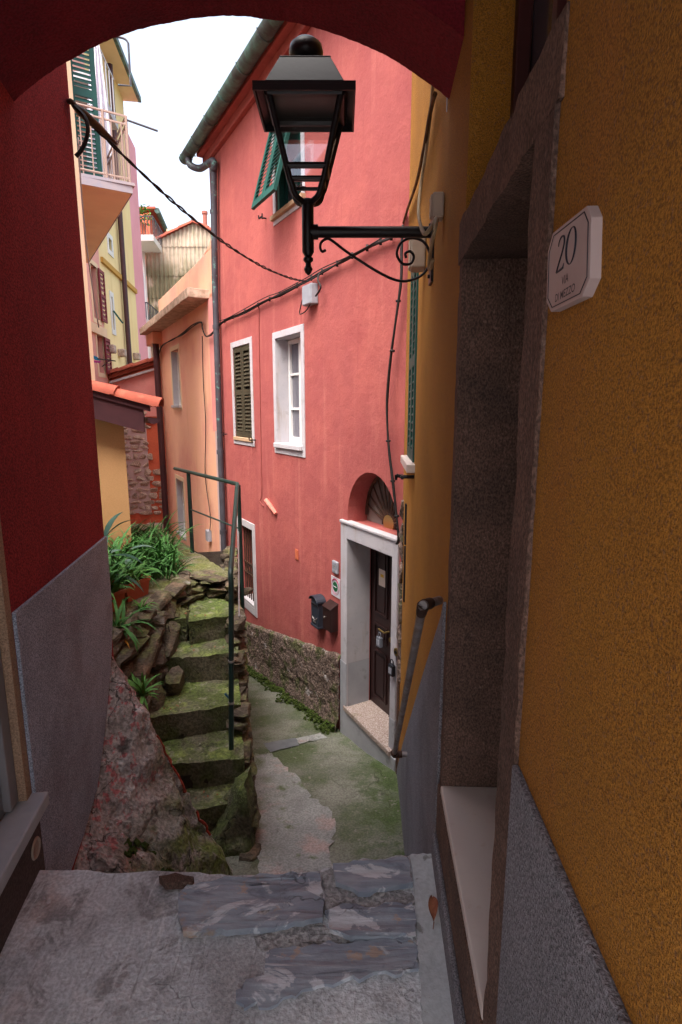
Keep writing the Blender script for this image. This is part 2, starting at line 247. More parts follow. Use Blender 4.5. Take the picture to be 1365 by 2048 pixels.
# ------------------------------------------------------------------ mesh helpers
BASE = {}
class MB:
    def __init__(self): self.b = bmesh.new()
    def face(self, pts):
        try: return self.b.faces.new([self.b.verts.new(p) for p in pts])
        except ValueError: return None
    def hexa(self, p):        # 8 points: bottom 4 (loop), top 4 (loop)
        v = [self.b.verts.new(q) for q in p]
        for f in ((3, 2, 1, 0), (4, 5, 6, 7), (0, 1, 5, 4), (1, 2, 6, 5), (2, 3, 7, 6), (3, 0, 4, 7)):
            self.b.faces.new([v[i] for i in f])
        return v
    def box(self, c, s, rz=0.0, rx=0.0, ry=0.0):
        M = Matrix.Translation(Vector(c)) @ Matrix.Rotation(rz, 4, 'Z') @ Matrix.Rotation(ry, 4, 'Y') @ Matrix.Rotation(rx, 4, 'X')
        x, y, z = s[0] / 2, s[1] / 2, s[2] / 2
        return self.hexa([M @ Vector(q) for q in ((-x, -y, -z), (x, -y, -z), (x, y, -z), (-x, y, -z), (-x, -y, z), (x, -y, z), (x, y, z), (-x, y, z))])
    def fbox(self, F, s0, s1, z0, z1, o0, o1):
        return self.hexa([F.w(s0, z0, o0), F.w(s1, z0, o0), F.w(s1, z0, o1), F.w(s0, z0, o1), F.w(s0, z1, o0), F.w(s1, z1, o0), F.w(s1, z1, o1), F.w(s0, z1, o1)])
    def prism(self, pts, vec):
        vec = Vector(vec); a = [self.b.verts.new(Vector(p)) for p in pts]; c = [self.b.verts.new(Vector(p) + vec) for p in pts]
        n = len(pts)
        self.b.faces.new(a[::-1]); self.b.faces.new(c)
        for i in range(n): self.b.faces.new([a[i], a[(i + 1) % n], c[(i + 1) % n], c[i]])
    def tube(self, pts, r, n=8, cap=True, closed=False):
        pts = [Vector(p) for p in pts]; m = len(pts)
        rr = r if isinstance(r, (list, tuple)) else [r] * m
        rings = []; up = None
        for i, p in enumerate(pts):
            if closed: t = (pts[(i + 1) % m] - pts[i - 1])
            else: t = pts[min(i + 1, m - 1)] - pts[max(i - 1, 0)]
            if t.length < 1e-9: t = Vector((0, 0, 1))
            t.normalize()
            if up is None:
                up = Vector((0, 0, 1)) if abs(t.z) < .9 else Vector((1, 0, 0))
            x = up.cross(t); x.normalize(); y = t.cross(x); y.normalize(); up = y
            rings.append([self.b.verts.new(p + (x * math.cos(2 * math.pi * k / n) + y * math.sin(2 * math.pi * k / n)) * rr[i]) for k in range(n)])
        for i in range(m if closed else m - 1):
            a, c = rings[i], rings[(i + 1) % m]
            for k in range(n):
                self.b.faces.new([a[k], a[(k + 1) % n], c[(k + 1) % n], c[k]])
        if cap and not closed:
            self.b.faces.new(rings[0][::-1]); self.b.faces.new(rings[-1])
    def lathe(self, c, prof, n=20, sq=False, rz=0.0):
        c = Vector(c); rings = []
        for r, z in prof:
            rings.append([self.b.verts.new(c + Vector((r * math.cos(rz + 2 * math.pi * k / n), r * math.sin(rz + 2 * math.pi * k / n), z))) for k in range(n)])
        for a, d in zip(rings, rings[1:]):
            for k in range(n): self.b.faces.new([a[k], a[(k + 1) % n], d[(k + 1) % n], d[k]])
        self.b.faces.new(rings[0][::-1]); self.b.faces.new(rings[-1])
    def stone(self, c, size, rot=(0, 0, 0), rng=random, k=16, boxy=.62):
        from mathutils import Euler
        M = Euler(rot).to_matrix(); c = Vector(c); vs = []
        for i in range(k):
            p = Vector([rng.uniform(-1, 1) for _ in range(3)])
            mx = max(abs(p.x), abs(p.y), abs(p.z)); p = p / mx * rng.uniform(.8, 1.0)
            q = p.normalized()
            p = p * boxy + q * (1 - boxy)
            vs.append(self.b.verts.new(c + M @ Vector((p.x * size[0] / 2, p.y * size[1] / 2, p.z * size[2] / 2))))
        res = bmesh.ops.convex_hull(self.b, input=vs)
        bmesh.ops.delete(self.b, geom=[v for v in res['geom_interior'] if isinstance(v, bmesh.types.BMVert)], context='VERTS')
    def wall(self, F, outer, holes=(), o=0.0, depth=.2):
        """polygon in (s,z) with holes; every hole gets reveals of the given depth"""
        polys = [[Vector((s, z, 0)) for s, z in outer]] + [[Vector((s, z, 0)) for s, z in h] for h in holes]
        flat = [p for q in polys for p in q]
        vs = [self.b.verts.new(F.w(p.x, p.y, o)) for p in flat]
        for t in geometry.tessellate_polygon(polys):
            try: self.b.faces.new([vs[i] for i in t])
            except ValueError: pass
        for h in holes:
            d = depth
            for i in range(len(h)):
                a, c = h[i], h[(i + 1) % len(h)]
                self.face([F.w(a[0], a[1], o), F.w(c[0], c[1], o), F.w(c[0], c[1], o - d), F.w(a[0], a[1], o - d)])
    def disp(self, amp, scale, seed=0.0, vec=True):
        for v in self.b.verts:
            p = v.co * scale + Vector((seed, seed * 1.7, seed * .3))
            v.co += noise.noise_vector(p) * amp + noise.noise_vector(p * 2.7) * amp * .45 + noise.noise_vector(p * 6.1) * amp * .2
    def cut(self, maxlen):
        for _ in range(8):
            e = [x for x in self.b.edges if x.calc_length() > maxlen]
            if not e: break
            bmesh.ops.subdivide_edges(self.b, edges=e, cuts=1, use_grid_fill=True)
    def build(self, name, m, parent=None, bevel=0.0, smooth=False, label=None, seg=2, recalc=True):
        b = self.b
        if recalc: bmesh.ops.recalc_face_normals(b, faces=b.faces)
        me = bpy.data.meshes.new(name)
        if parent is not None:
            base = BASE[parent.name]
        else:
            xs = [v.co for v in b.verts]
            base = Vector(((min(p.x for p in xs) + max(p.x for p in xs)) / 2, (min(p.y for p in xs) + max(p.y for p in xs)) / 2, min(p.z for p in xs)))
        for v in b.verts: v.co -= base
        b.to_mesh(me); b.free()
        me.materials.append(m)
        o = bpy.data.objects.new(name, me); COL.objects.link(o)
        if parent is not None: o.parent = parent
        else: o.location = base
        BASE[o.name] = base
        if smooth:
            for p in me.polygons: p.use_smooth = True
            if smooth is not True: me.set_sharp_from_angle(angle=R(smooth))
        if bevel:
            md = o.modifiers.new('Bevel', 'BEVEL'); md.width = bevel; md.segments = seg; md.limit_method = 'ANGLE'; md.angle_limit = R(35)
            md.harden_normals = False
        if label: o['label'] = label
        return o
def thing(name, label, cat, loc, group=None):
    o = bpy.data.objects.new(name, None); o.empty_display_size = .1; COL.objects.link(o)
    o.location = loc; BASE[o.name] = Vector(loc); o['label'] = label; o['category'] = cat
    if group: o['group'] = group
    return o
def tag(o, label, cat, group=None):
    o['label'] = label; o['category'] = cat
    if group: o['group'] = group
    return o
def struct(o, label=None, kind='structure', cat=None):
    o['kind'] = kind
    if label: o['label'] = label
    if cat: o['category'] = cat
    return o
def smoothpath(pts, sub=6):
    pts = [Vector(p) for p in pts]; out = []
    for i in range(len(pts) - 1):
        p0 = pts[max(i - 1, 0)]; p1 = pts[i]; p2 = pts[i + 1]; p3 = pts[min(i + 2, len(pts) - 1)]
        for k in range(sub):
            t = k / sub
            out.append(.5 * ((2 * p1) + (p2 - p0) * t + (2 * p0 - 5 * p1 + 4 * p2 - p3) * t * t + (3 * p1 - p0 - 3 * p2 + p3) * t ** 3))
    out.append(pts[-1]); return out
def rect(s0, s1, z0, z1): return [(s0, z0), (s1, z0), (s1, z1), (s0, z1)]

def frame_ring(F, parent, s0, s1, z0, z1, w, o, m=WHITE, name='frame', th=.03, bevel=.004, wb=None):
    """flat surround round an opening, standing proud of the wall"""
    mb = MB(); wb = w if wb is None else wb
    mb.fbox(F, s0 - w, s0, z0 - wb, z1 + w, -.002, o); mb.fbox(F, s1, s1 + w, z0 - wb, z1 + w, -.002, o)
    mb.fbox(F, s0, s1, z1, z1 + w, -.002, o)
    if wb: mb.fbox(F, s0, s1, z0 - wb, z0, -.002, o)
    return mb.build(name, m, parent, bevel=bevel)
def louvre_leaf(F, parent, s0, s1, z0, z1, o, m, th=.035, pitch=.045, name='shutter', stile=.05, rail=.07, mid=True):
    mb = MB()
    mb.fbox(F, s0, s0 + stile, z0, z1, o, o + th); mb.fbox(F, s1 - stile, s1, z0, z1, o, o + th)
    bands = [z0, z1] if not mid else [z0, (z0 + z1) / 2 - rail / 2, z1]
    for z in bands:
        a = z if z < z1 else z1 - rail
        mb.fbox(F, s0 + stile, s1 - stile, a, a + rail, o + .001, o + th - .001)
    z = z0 + rail + .01
    while z < z1 - rail - pitch * .6:
        if not (mid and abs(z + .02 - bands[1] - rail / 2) < rail / 2 + .02):
            mb.hexa([F.w(s0 + stile, z, o + th - .003), F.w(s1 - stile, z, o + th - .003), F.w(s1 - stile, z + .006, o + th - .003), F.w(s0 + stile, z + .006, o + th - .003),
                     F.w(s0 + stile, z + pitch * .8, o + .004), F.w(s1 - stile, z + pitch * .8, o + .004), F.w(s1 - stile, z + pitch * .8 + .006, o + .004), F.w(s0 + stile, z + pitch * .8 + .006, o + .004)])
        z += pitch
    return mb.build(name, m, parent)

# ------------------------------------------------------------------ camera, light
cam = bpy.data.cameras.new('camera'); co = bpy.data.objects.new('camera', cam); COL.objects.link(co)
cam.sensor_fit = 'VERTICAL'; cam.sensor_height = 36; cam.sensor_width = 24; cam.lens = FPX / 2048 * 36
cam.clip_start = .02; cam.clip_end = 3000
co.location = EYE; co.rotation_euler = (R(90) - TH, 0, 0)
SC.camera = co
W = bpy.data.worlds.new('World'); SC.world = W; W.use_nodes = True
nt = W.node_tree; bg = nt.nodes['Background']
sky = nt.nodes.new('ShaderNodeTexSky'); sky.sky_type = 'NISHITA'; sky.sun_disc = False
SUN_EL, SUN_AZ = 62, 205      # degrees; azimuth measured clockwise from +Y
sky.sun_elevation = R(SUN_EL); sky.sun_rotation = R(SUN_AZ); sky.air_density = 1.0; sky.dust_density = 6.0; sky.ozone_density = 1.0
hsv = nt.nodes.new('ShaderNodeHueSaturation'); hsv.inputs['Saturation'].default_value = .56
nt.links.new(sky.outputs[0], hsv.inputs['Color']); nt.links.new(hsv.outputs[0], bg.inputs['Color'])
bg.inputs['Strength'].default_value = .15
sl = bpy.data.lights.new('sun', 'SUN'); sl.energy = 1.0; sl.angle = R(40); sl.color = (1, .96, .9)
so = bpy.data.objects.new('sun', sl); COL.objects.link(so)
a = R(SUN_AZ); e = R(SUN_EL)
sd = Vector((math.sin(a) * math.cos(e), math.cos(a) * math.cos(e), math.sin(e)))
so.rotation_euler = sd.to_track_quat('Z', 'Y').to_euler(); so.location = (0, 0, 30)
SC.view_settings.view_transform = 'Standard'; SC.view_settings.look = 'None'; SC.view_settings.exposure = 1.85; SC.view_settings.gamma = 1
try:
    SC.cycles.max_bounces = 10; SC.cycles.diffuse_bounces = 6; SC.cycles.use_denoising = True; SC.cycles.sample_clamp_indirect = 8
except Exception: pass

# ================================================================== GROUND AND PATHS
def lane_z(x, y):
    z = -1.74 - .19 * (y - 5.35)
    return z if y < 9 else -1.74 - .19 * 3.65 + (y - 9) * .02
mb = MB(); mb.face([(-60, -30, -4.2), (60, -30, -4.2), (60, 90, -4.2), (-60, 90, -4.2)])
# gently dished sheet that reaches the horizon
struct(mb.build('ground', LANE), 'distant ground beyond and beneath the village lane')
mb = MB()
xs = [-6 + .12 * i for i in range(58)]; ys = [2.2 + .12 * i for i in range(110)]
gv = [[mb.b.verts.new((x, y, lane_z(x, y) + .03 * noise.noise(Vector((x * 1.3, y * 1.3, 0))) + .012 * noise.noise(Vector((x * 5, y * 5, 3))))) for x in xs] for y in ys]
for j in range(len(ys) - 1):
    for i in range(len(xs) - 1):
        mb.b.faces.new([gv[j][i], gv[j][i + 1], gv[j + 1][i + 1], gv[j + 1][i]])
lane = struct(mb.build('lane', LANE, smooth=True), 'mossy cement lane running down between the houses')
# worn pale cement patch and slate patch lying in the lane
def lane_patch(pxs, m, name, lift, jit=.02, seed=1):
    rng = random.Random(seed); out = []
    for i in range(len(pxs)):
        a, c = pxs[i], pxs[(i + 1) % len(pxs)]
        for k in range(6):
            t = k / 6; px, py = a[0] + (c[0] - a[0]) * t, a[1] + (c[1] - a[1]) * t
            r = ray(px, py); # meet the sloping lane
            tt = (-1.74 + .19 * 5.35 - 1.6) / (r.z + .19 * r.y)
            p = EYE + r * tt
            p += Vector((rng.uniform(-jit, jit), rng.uniform(-jit, jit), 0)); out.append(p)
    poly = [Vector((p.x, p.y, 0)) for p in out]
    mb = MB(); vs = [mb.b.verts.new((p.x, p.y, 0)) for p in poly]
    for t in geometry.tessellate_polygon([poly]): mb.b.faces.new([vs[i] for i in t])
    mb.cut(.12)
    for v in mb.b.verts:
        x, y = v.co.x, v.co.y
        v.co.z = lane_z(x, y) + .03 * noise.noise(Vector((x * 1.3, y * 1.3, 0))) + .012 * noise.noise(Vector((x * 5, y * 5, 3))) + lift
    return mb.build(name, m, lane, smooth=True)
lane_patch([(492, 1515), (540, 1508), (580, 1542), (618, 1590), (655, 1618), (668, 1650), (662, 1720), (655, 1775), (520, 1775), (508, 1700), (502, 1640), (497, 1570)], LANE_P, 'worn_cement_patch', .010, .03, 3)
lane_patch([(528, 1490), (592, 1478), (598, 1492), (540, 1508)], mat('dull_slate', (.15, .165, .18), (.2, .21, .22), 8, rough=.7, grain=(60, .5, .006)), 'slate_patch', .012, .008, 4)
lane_patch([(590, 1480), (640, 1466), (655, 1474), (600, 1490)], LANE_P, 'cement_repair', .009, .01, 5)
# hidden steep steps from the landing down to the lane
mb = MB()
for k in range(7):
    y0 = 1.72 + .2 * k; z = 1.6 - .965 * (y0 + .26) - .02
    mb.hexa([(-.62, y0, -2.2), (.52, y0, -2.2), (.52, y0 + .26, -2.2), (-.62, y0 + .26, -2.2), (-.62, y0 + .002 * k, z - .001 * k), (.52, y0 + .002 * k, z - .001 * k), (.52, y0 + .26, z), (-.62, y0 + .26, z)])
struct(mb.build('lane_steps', CONC), 'steep cement steps dropping from the archway landing to the lane')
# landing
edge = [(-1.3, 1.69), (-.9, 1.70), (-.5, 1.685), (-.3, 1.68), (-.1, 1.69), (0, 1.735), (.2, 1.755), (.30, 1.775), (.42, 1.78)]
mb = MB()
edge2 = []
rng = random.Random(5)
for (x0, y0), (x1, y1) in zip(edge, edge[1:]):
    for k in range(5):
        t = k / 5; edge2.append((x0 + (x1 - x0) * t, y0 + (y1 - y0) * t + rng.uniform(-.008, .008)))
edge2.append(edge[-1])
ny = 44
rows = []
for i, (x, y) in enumerate(edge2):
    col_ = []
    for j in range(ny + 1):
        yy = y - (y + 3.2) * (j / ny) ** 1.8
        col_.append(mb.b.verts.new((x, yy, .010 * noise.noise(Vector((x * 3, yy * 3, 0))) + .004 * noise.noise(Vector((x * 11, yy * 11, 2))) - (.012 if j == 0 else 0))))
    rows.append(col_)
for i in range(len(rows) - 1):
    for j in range(ny): mb.b.faces.new([rows[i][j], rows[i + 1][j], rows[i + 1][j + 1], rows[i][j + 1]])
bot = [mb.b.verts.new((x, y - .01, -2.2)) for x, y in edge2]
for i in range(len(rows) - 1): mb.b.faces.new([rows[i + 1][0], rows[i][0], bot[i], bot[i + 1]])
mb2 = MB(); mb2.face([(-14, -16, -.06), (14, -16, -.06), (14, .15, -.06), (-14, .15, -.06)]); struct(mb2.build('bounce_yard', CONC), 'unseen concrete sheet added behind the archway to bounce light')  # added unseen sheet behind the camera, bounces skylight into the passage
landing = struct(mb.build('landing', CONC, smooth=50), 'worn concrete landing under the archway')
def land_patch(pxs, m, name, z, th=.02, jit=.012, seed=1, rough=.004, label=None):
    rng = random.Random(seed); out = []
    for i in range(len(pxs)):
        a, c = pxs[i], pxs[(i + 1) % len(pxs)]
        n = max(2, int(math.hypot(c[0] - a[0], c[1] - a[1]) / 14))
        for k in range(n):
            t = k / n
            p = at_z(a[0] + (c[0] - a[0]) * t, a[1] + (c[1] - a[1]) * t, z)
            out.append(p + Vector((rng.uniform(-jit, jit), rng.uniform(-jit, jit), 0)))
    mb = MB(); poly = [Vector((p.x, p.y, 0)) for p in out]; vs = [mb.b.verts.new(p) for p in poly]
    for t in geometry.tessellate_polygon([poly]): mb.b.faces.new([vs[i] for i in t])
    bound = [e for e in mb.b.edges if len(e.link_faces) == 1]
    ex = bmesh.ops.extrude_edge_only(mb.b, edges=bound)
    low = {v for v in ex['geom'] if isinstance(v, bmesh.types.BMVert)}
    low_co = {v: True for v in low}
    mb.cut(.09)
    for v in mb.b.verts:
        isb = any(e.is_boundary for e in v.link_edges)
        x, y = v.co.x, v.co.y
        v.co.z = (z - th) if isb else z + rough * noise.noise(Vector((x * 9, y * 22, seed))) + rough * .6 * noise.noise(Vector((x * 40, y * 60, seed)))
    return mb.build(name, m, landing, smooth=40, label=label)
land_patch([(352, 1800), (372, 1770), (420, 1760), (520, 1749), (600, 1746), (638, 1744), (648, 1800), (646, 1838), (560, 1852), (470, 1858), (366, 1862)], SLATE, 'slate_slab', .022, .04, .006, 2, .006, 'long blue slate slab at the landing edge')
land_patch([(668, 1728), (740, 1720), (816, 1712), (824, 1765), (770, 1778), (720, 1782), (672, 1762)], SLATE, 'slate_slab', .026, .04, .006, 3, .006, 'short pale streaked slate slab beside the concrete strip')
land_patch([(652, 1816), (690, 1806), (745, 1812), (790, 1806), (826, 1806), (832, 1868), (760, 1874), (700, 1872), (662, 1858)], SLATE, 'slate_slab', .020, .04, .008, 4, .008, 'rusty stained slate slab behind the mortar patch')
land_patch([(530, 1905), (600, 1890), (720, 1880), (838, 1876), (842, 1935), (740, 1950), (640, 1975), (540, 2010), (480, 2010), (470, 1985), (525, 1945)], SLATE, 'slate_slab', .012, .03, .01, 5, .003, 'dark slate slab nearest the viewer')
land_patch([(645, 1745), (668, 1735), (674, 1764), (722, 1784), (775, 1778), (826, 1766), (828, 1808), (745, 1818), (690, 1808), (650, 1830)], MORTAR, 'mortar_patch', .007, .02, .008, 6, .008)
land_patch([(510, 1868), (640, 1842), (660, 1860), (760, 1880), (836, 1872), (834, 1880), (640, 1892), (520, 1905)], MORTAR, 'mortar_patch', .005, .02, .008, 7, .006)
land_patch([(822, 1712), (880, 1704), (905, 1850), (935, 2046), (990, 2400), (870, 2400), (845, 2046), (832, 1850)], CONC2, 'cement_strip', .011, .02, .004, 8, .003)
land_patch([(520, 1812), (535, 1808), (542, 1820), (530, 1830), (515, 1826)], MORTAR, 'mortar_blob', .022, .02, .002, 9, .004)
land_patch([(318, 1752), (350, 1746), (388, 1752), (384, 1764), (330, 1766)], STONE, 'edge_stone', .03, .06, .003, 10, .01)

# ================================================================== OCHRE HOUSE (right)
oh = thing('ochre_house', 'ochre roughcast house along the right side with stone framed doorway', 'house', RW.w(0, 0, -.3))
WIN_S0, WIN_S1, WIN_Z0, WIN_Z1 = 1.62, 2.2, 1.27, 2.52
mb = MB()
D0, D1, DZ0, DZ1 = -.775, -.035, .30, 2.03
TZ0, TZ1 = 2.14, 3.0
RA = -2.75
mb.wall(RW, [(RA, -3), (2.69, -3), (2.69, 4.7), (RA, 4.7)],
        [rect(D0 - .10, D1 + .05, DZ0 - .03, DZ1 + .105), rect(D0 - .10, D1 + .0, TZ0, TZ1), rect(WIN_S0, WIN_S1, WIN_Z0, WIN_Z1)], depth=.16)
mb.build('wall', OCHRE, oh)
mb = MB(); mb.hexa([RW.w(RA + .01, -3, -4), RW.w(2.69, -3, -4), RW.w(2.69, -3, -.32), RW.w(RA + .01, -3, -.32), RW.w(RA + .01, 4.7, -4), RW.w(2.69, 4.7, -4), RW.w(2.69, 4.7, -.32), RW.w(RA + .01, 4.7, -.32)])
mb.build('inner_masonry', DARK, oh)
mb = MB(); mb.fbox(RW, RA, RA + .009, -3, 4.7, -4, -.001); mb.build('end_wall', OCHRE, oh)
mb = MB(); mb.fbox(RW, RA - .2, 2.69, 4.7, 4.8, -4, .1); mb.build('roof', TILE, oh)
# plinth in grey roughcast, following the hidden steps
mb = MB()
mb.prism([RW.w(RA + .005, -.2, -.001), RW.w(D0 - .105, -.2, -.001), RW.w(D0 - .105, .985, -.001), RW.w(RA + .005, 1.05, -.001)], RW.n.to_3d() * .013)
mb.build('plinth', GREYP, oh, bevel=.004)
mb = MB()
pl = [(.062, -2.4), (2.66, -2.4), (2.66, -1.55), RW.px(808, 1490), RW.px(850, 1350), RW.px(888, 1232), (.062, .95)]
mb.prism([RW.w(s, z, -.001) for s, z in pl], RW.n.to_3d() * .013)
mb.build('plinth', GREYP, oh, bevel=.004)
mb = MB(); mb.fbox(RW, RA, .0, -.05, .10, .0131, .032); mb.build('skirting', GREYP, oh, bevel=.015)
mb = MB(); mb.fbox(RW, D0 - .02, D1 + .05, .1, .285, -.02, .016); mb.build('threshold_riser', STONE, oh, bevel=.006)
# stone door surround
def rough_block(F, s0, s1, z0, z1, o0, o1, amp=.006, cutl=.05, seed=0.0):
    mb = MB(); mb.fbox(F, s0, s1, z0, z1, o0, o1); mb.cut(cutl); mb.disp(amp, 14, seed); return mb
ds = rough_block(RW, D0 - .105, D0, .16, DZ1, -.14, .008, .004, .05, 1).build('door_jamb', STONE, oh, smooth=50)
rough_block(RW, D1, D1 + .062, .16, .82, -.26, .006, .003, .05, 2).build('door_jamb', STONE, oh, smooth=50)
rough_block(RW, D1, D1 + .058, .823, DZ1, -.26, .003, .003, .05, 3).build('door_jamb', STONE, oh, smooth=50)
rough_block(RW, D0 - .115, D1 + .075, DZ1 + .002, DZ1 + .118, -.26, .006, .005, .05, 4).build('door_lintel', STONE, oh, smooth=50)
mb = MB(); mb.hexa([RW.w(D0 + .002, .285, -.5), RW.w(D1 - .002, .285, -.5), RW.w(D1 - .002, .285, .012), RW.w(D0 + .002, .285, .012), RW.w(D0 + .002, .318, -.5), RW.w(D1 - .002, .318, -.5), RW.w(D1 - .002, .315, .012), RW.w(D0 + .002, .315, .012)])
mb.build('threshold', MARBLE, oh, bevel=.005)
mb = MB(); mb.fbox(RW, D0, D1, .319, DZ1, -.30, -.265); 
mb.fbox(RW, D0 + .08, D1 - .08, .45, 1.05, -.266, -.255); mb.fbox(RW, D0 + .08, D1 - .08, 1.15, 1.9, -.266, -.255)
mb.build('door', DARKWOOD, oh, bevel=.004)
mb = MB(); mb.fbox(RW, D1 - .03, D1 - .001, .319, DZ1 - .002, -.262, -.19); mb.build('door_frame', DARKWOOD, oh, bevel=.004)
# overlight above the lintel: recessed dark panes behind a wooden frame
mb = MB(); mb.fbox(RW, D0 - .06, D1 - .04, TZ0 + .02, TZ1 - .04, -.165, -.15); tw = mb.build('overlight_pane', GLASSD, oh)
mb = MB()
for s in (D0 - .098, -.44, D1 - .045): mb.fbox(RW, s, s + .04, TZ0 + .012, TZ1 - .002, -.149, -.11)
mb.fbox(RW, D0 - .05, D1 - .05, TZ1 - .05, TZ1 - .003, -.148, -.112)
mb.build('overlight_frame', DARKWOOD, oh, bevel=.004)
# shuttered window seen edge-on
sh = louvre_leaf(RW, oh, WIN_S0 + .02, (WIN_S0 + WIN_S1) / 2 - .002, WIN_Z0 + .01, WIN_Z1 - .01, -.025, GREENS, pitch=.05)
louvre_leaf(RW, oh, (WIN_S0 + WIN_S1) / 2 + .002, WIN_S1 - .02, WIN_Z0 + .01, WIN_Z1 - .01, -.025, GREENS, pitch=.05)
mb = MB(); mb.fbox(RW, WIN_S0 - .05, WIN_S1 + .06, WIN_Z0 - .05, WIN_Z0 + .004, -.05, .05); mb.build('window_sill', MARBLE, oh, bevel=.006)
mb = MB(); p0 = RW.w(WIN_S0 - .02, WIN_Z0 - .075, 0.0); n3 = RW.n.to_3d(); d3 = RW.d.to_3d()
mb.tube([p0, p0 + n3 * .075, p0 + n3 * .11 + Vector((0, 0, .01))], .012, 6); mb.tube([p0 + n3 * .075 - d3 * .05, p0 + n3 * .075 + d3 * .05], .012, 6)
mb.tube([p0 + n3 * .11 + Vector((0, 0, .012)), p0 + n3 * .11 + Vector((0, 0, -.02))], .010, 6)
mb.build('shutter_catch', IRON, oh)
# worn render edge against the pink house and narrow slots
mb = MB()
rng = random.Random(3)
for k in range(9):
    z = -.55 + k * .17
    mb.stone(RW.w(2.56 + rng.uniform(-.02, .03), z, .008), (.05, .13, .2), (0, rng.uniform(-.1, .1), rng.uniform(-.2, .2)), rng, 12)
mb.build('broken_render_edge', RUB, oh)
mb = MB(); mb.fbox(RW, 2.2, 2.255, .62, .92, .0, .012); mb.fbox(RW, 2.2, 2.255, .18, .60, .0, .012); mb.build('vent_slot', DARK, oh)
# bracket cable etc
mb = MB(); mb.fbox(RW, 2.60, 2.688, -2.0, .3, .001, .02); mb.build('corner_board', STONE, oh, bevel=.004)
mb = MB(); mb.prism([RW.w(.47, 2.98, .0005), RW.w(.475, 2.9, .0005), RW.w(.48, 2.74, .0005), RW.w(.485, 2.66, .0005), RW.w(.50, 2.72, .0005), RW.w(.50, 2.86, .0005), RW.w(.51, 2.95, .0005)], RW.n.to_3d() * .0035)
mb.build('chipped_plaster_scar', WHITE, oh)

# ================================================================== ARCHWAY AND PASSAGE
av = thing('archway', 'dark red plastered archway spanning the passage overhead', 'archway', (-.35, 2.05, 2.6))
CX, CZ, RR = -.385, 1.66, 1.275
def arch_piece(y0, y1, cx, cz, r, x0, x1, ztop):
    mb = MB(); n = 220
    a0 = math.acos(max(-1, min(1, (x1 - cx) / r))); a1 = math.acos(max(-1, min(1, (x0 - cx) / r)))
    prof = [(cx + r * math.cos(a0 + (a1 - a0) * i / n), cz + r * math.sin(a0 + (a1 - a0) * i / n)) for i in range(n + 1)]
    rng = random.Random(2)
    f = [[mb.b.verts.new((x, y, z + .005 * noise.noise(Vector((x * 9, y, 0))) + 0.002 * noise.noise(Vector((x * 60, y * 3, 1))))) for x, z in prof] for y in (y0, (y0 + y1) / 2, y1)]
    for a, c in zip(f, f[1:]):
        for i in range(n): mb.b.faces.new([a[i], a[i + 1], c[i + 1], c[i]])
    for row, y in ((f[0], y0), (f[2], y1)):
        top = [mb.b.verts.new((p.co.x, y, ztop)) for p in row]
        for i in range(n): mb.b.faces.new([row[i], row[i + 1], top[i + 1], top[i]])
    return mb
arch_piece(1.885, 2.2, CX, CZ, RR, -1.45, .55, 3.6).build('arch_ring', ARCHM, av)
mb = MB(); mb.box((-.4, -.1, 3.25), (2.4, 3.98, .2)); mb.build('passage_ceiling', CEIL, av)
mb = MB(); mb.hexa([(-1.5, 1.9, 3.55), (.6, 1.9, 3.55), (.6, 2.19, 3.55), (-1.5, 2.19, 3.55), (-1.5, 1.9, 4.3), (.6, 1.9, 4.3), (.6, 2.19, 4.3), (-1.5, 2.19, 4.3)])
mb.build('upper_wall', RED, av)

# ================================================================== RED HOUSE (left)
rh = thing('red_house', 'dark red house on the left with grey plinth and pale window recess', 'house', LW.w(.5, 0, -.3))
LS = 1.225
mb = MB()
W0, W1, WZ0, WZ1 = -.55, .035, .265, 1.9
mb.wall(LW, [(.075, -1.2), (LS, -1.2), (LS, 4.4), (.075, 4.4)]); mb.build('wall', RED, rh)
mb = MB(); LA = -2.2
mb.wall(LW, [(LA, -1), (.075, -1), (.075, 4.4), (LA, 4.4)], [rect(W0, W1, WZ0, WZ1)], o=0.0, depth=.06); mb.build('passage_wall', mat('pale_tan_roughcast', (.46, .3, .2), (.4, .26, .17), 3, rough=.95, grain=(200, .8, .005), grainmix=.35), rh)
mb = MB(); mb.fbox(LW, LA, LS - .02, -1, 4.4, -3.5, -.25); mb.build('inner_masonry', DARK, rh)
c0 = LW.w(LS, 0, 0)
mb = MB()
e0 = Vector((c0.x, c0.y)); e1 = e0 + Vector((-.05, .07)); e2 = e0 + Vector((-3.4, .6))
for a_, b_ in ((e0, e1), (e1, e2)):
    mb.face([(a_.x, a_.y, -1.0), (b_.x, b_.y, -1.0), (b_.x, b_.y, 4.4), (a_.x, a_.y, 4.4)])
mb.build('rear_wall', RED, rh)
mb = MB(); mb.fbox(LW, LA - .1, LS + .1, 4.4, 4.5, -3.5, .12); mb.build('roof', TILE, rh)
pl = [(.075, -.4), (.28, -.28), (.5, -.26), (.72, -.2), (.86, -.08), (.98, .06), (1.08, .2), (1.15, .31), (1.19, .40), (LS + .004, .5), (LS + .004, .935), (.076, .937)]
mb = MB(); mb.prism([LW.w(s, z, -.001) for s, z in pl], LW.n.to_3d() * .014); mb.build('plinth', GREYL, rh, bevel=.004)
mb = MB(); mb.fbox(LW, W0, W1, WZ0, WZ1, -.09, -.05); mb.fbox(LW, W1 - .06, W1 - .002, WZ0 + .01, WZ1 - .002, -.051, -.025); mb.build('window_shutter', mat('grey_window_paint', (.3, .28, .29), (.25, .24, .25), 4, rough=.6), rh, bevel=.004)
mb = MB(); mb.fbox(LW, W0 - .05, W1 + .045, WZ0 - .045, WZ0 + .004, -.05, .055); mb.build('window_sill', mat('grey_blue_slate_sill', (.36, .38, .42), (.42, .44, .47), 9, rough=.5, grain=(60, .2, .003)), rh, bevel=.006)
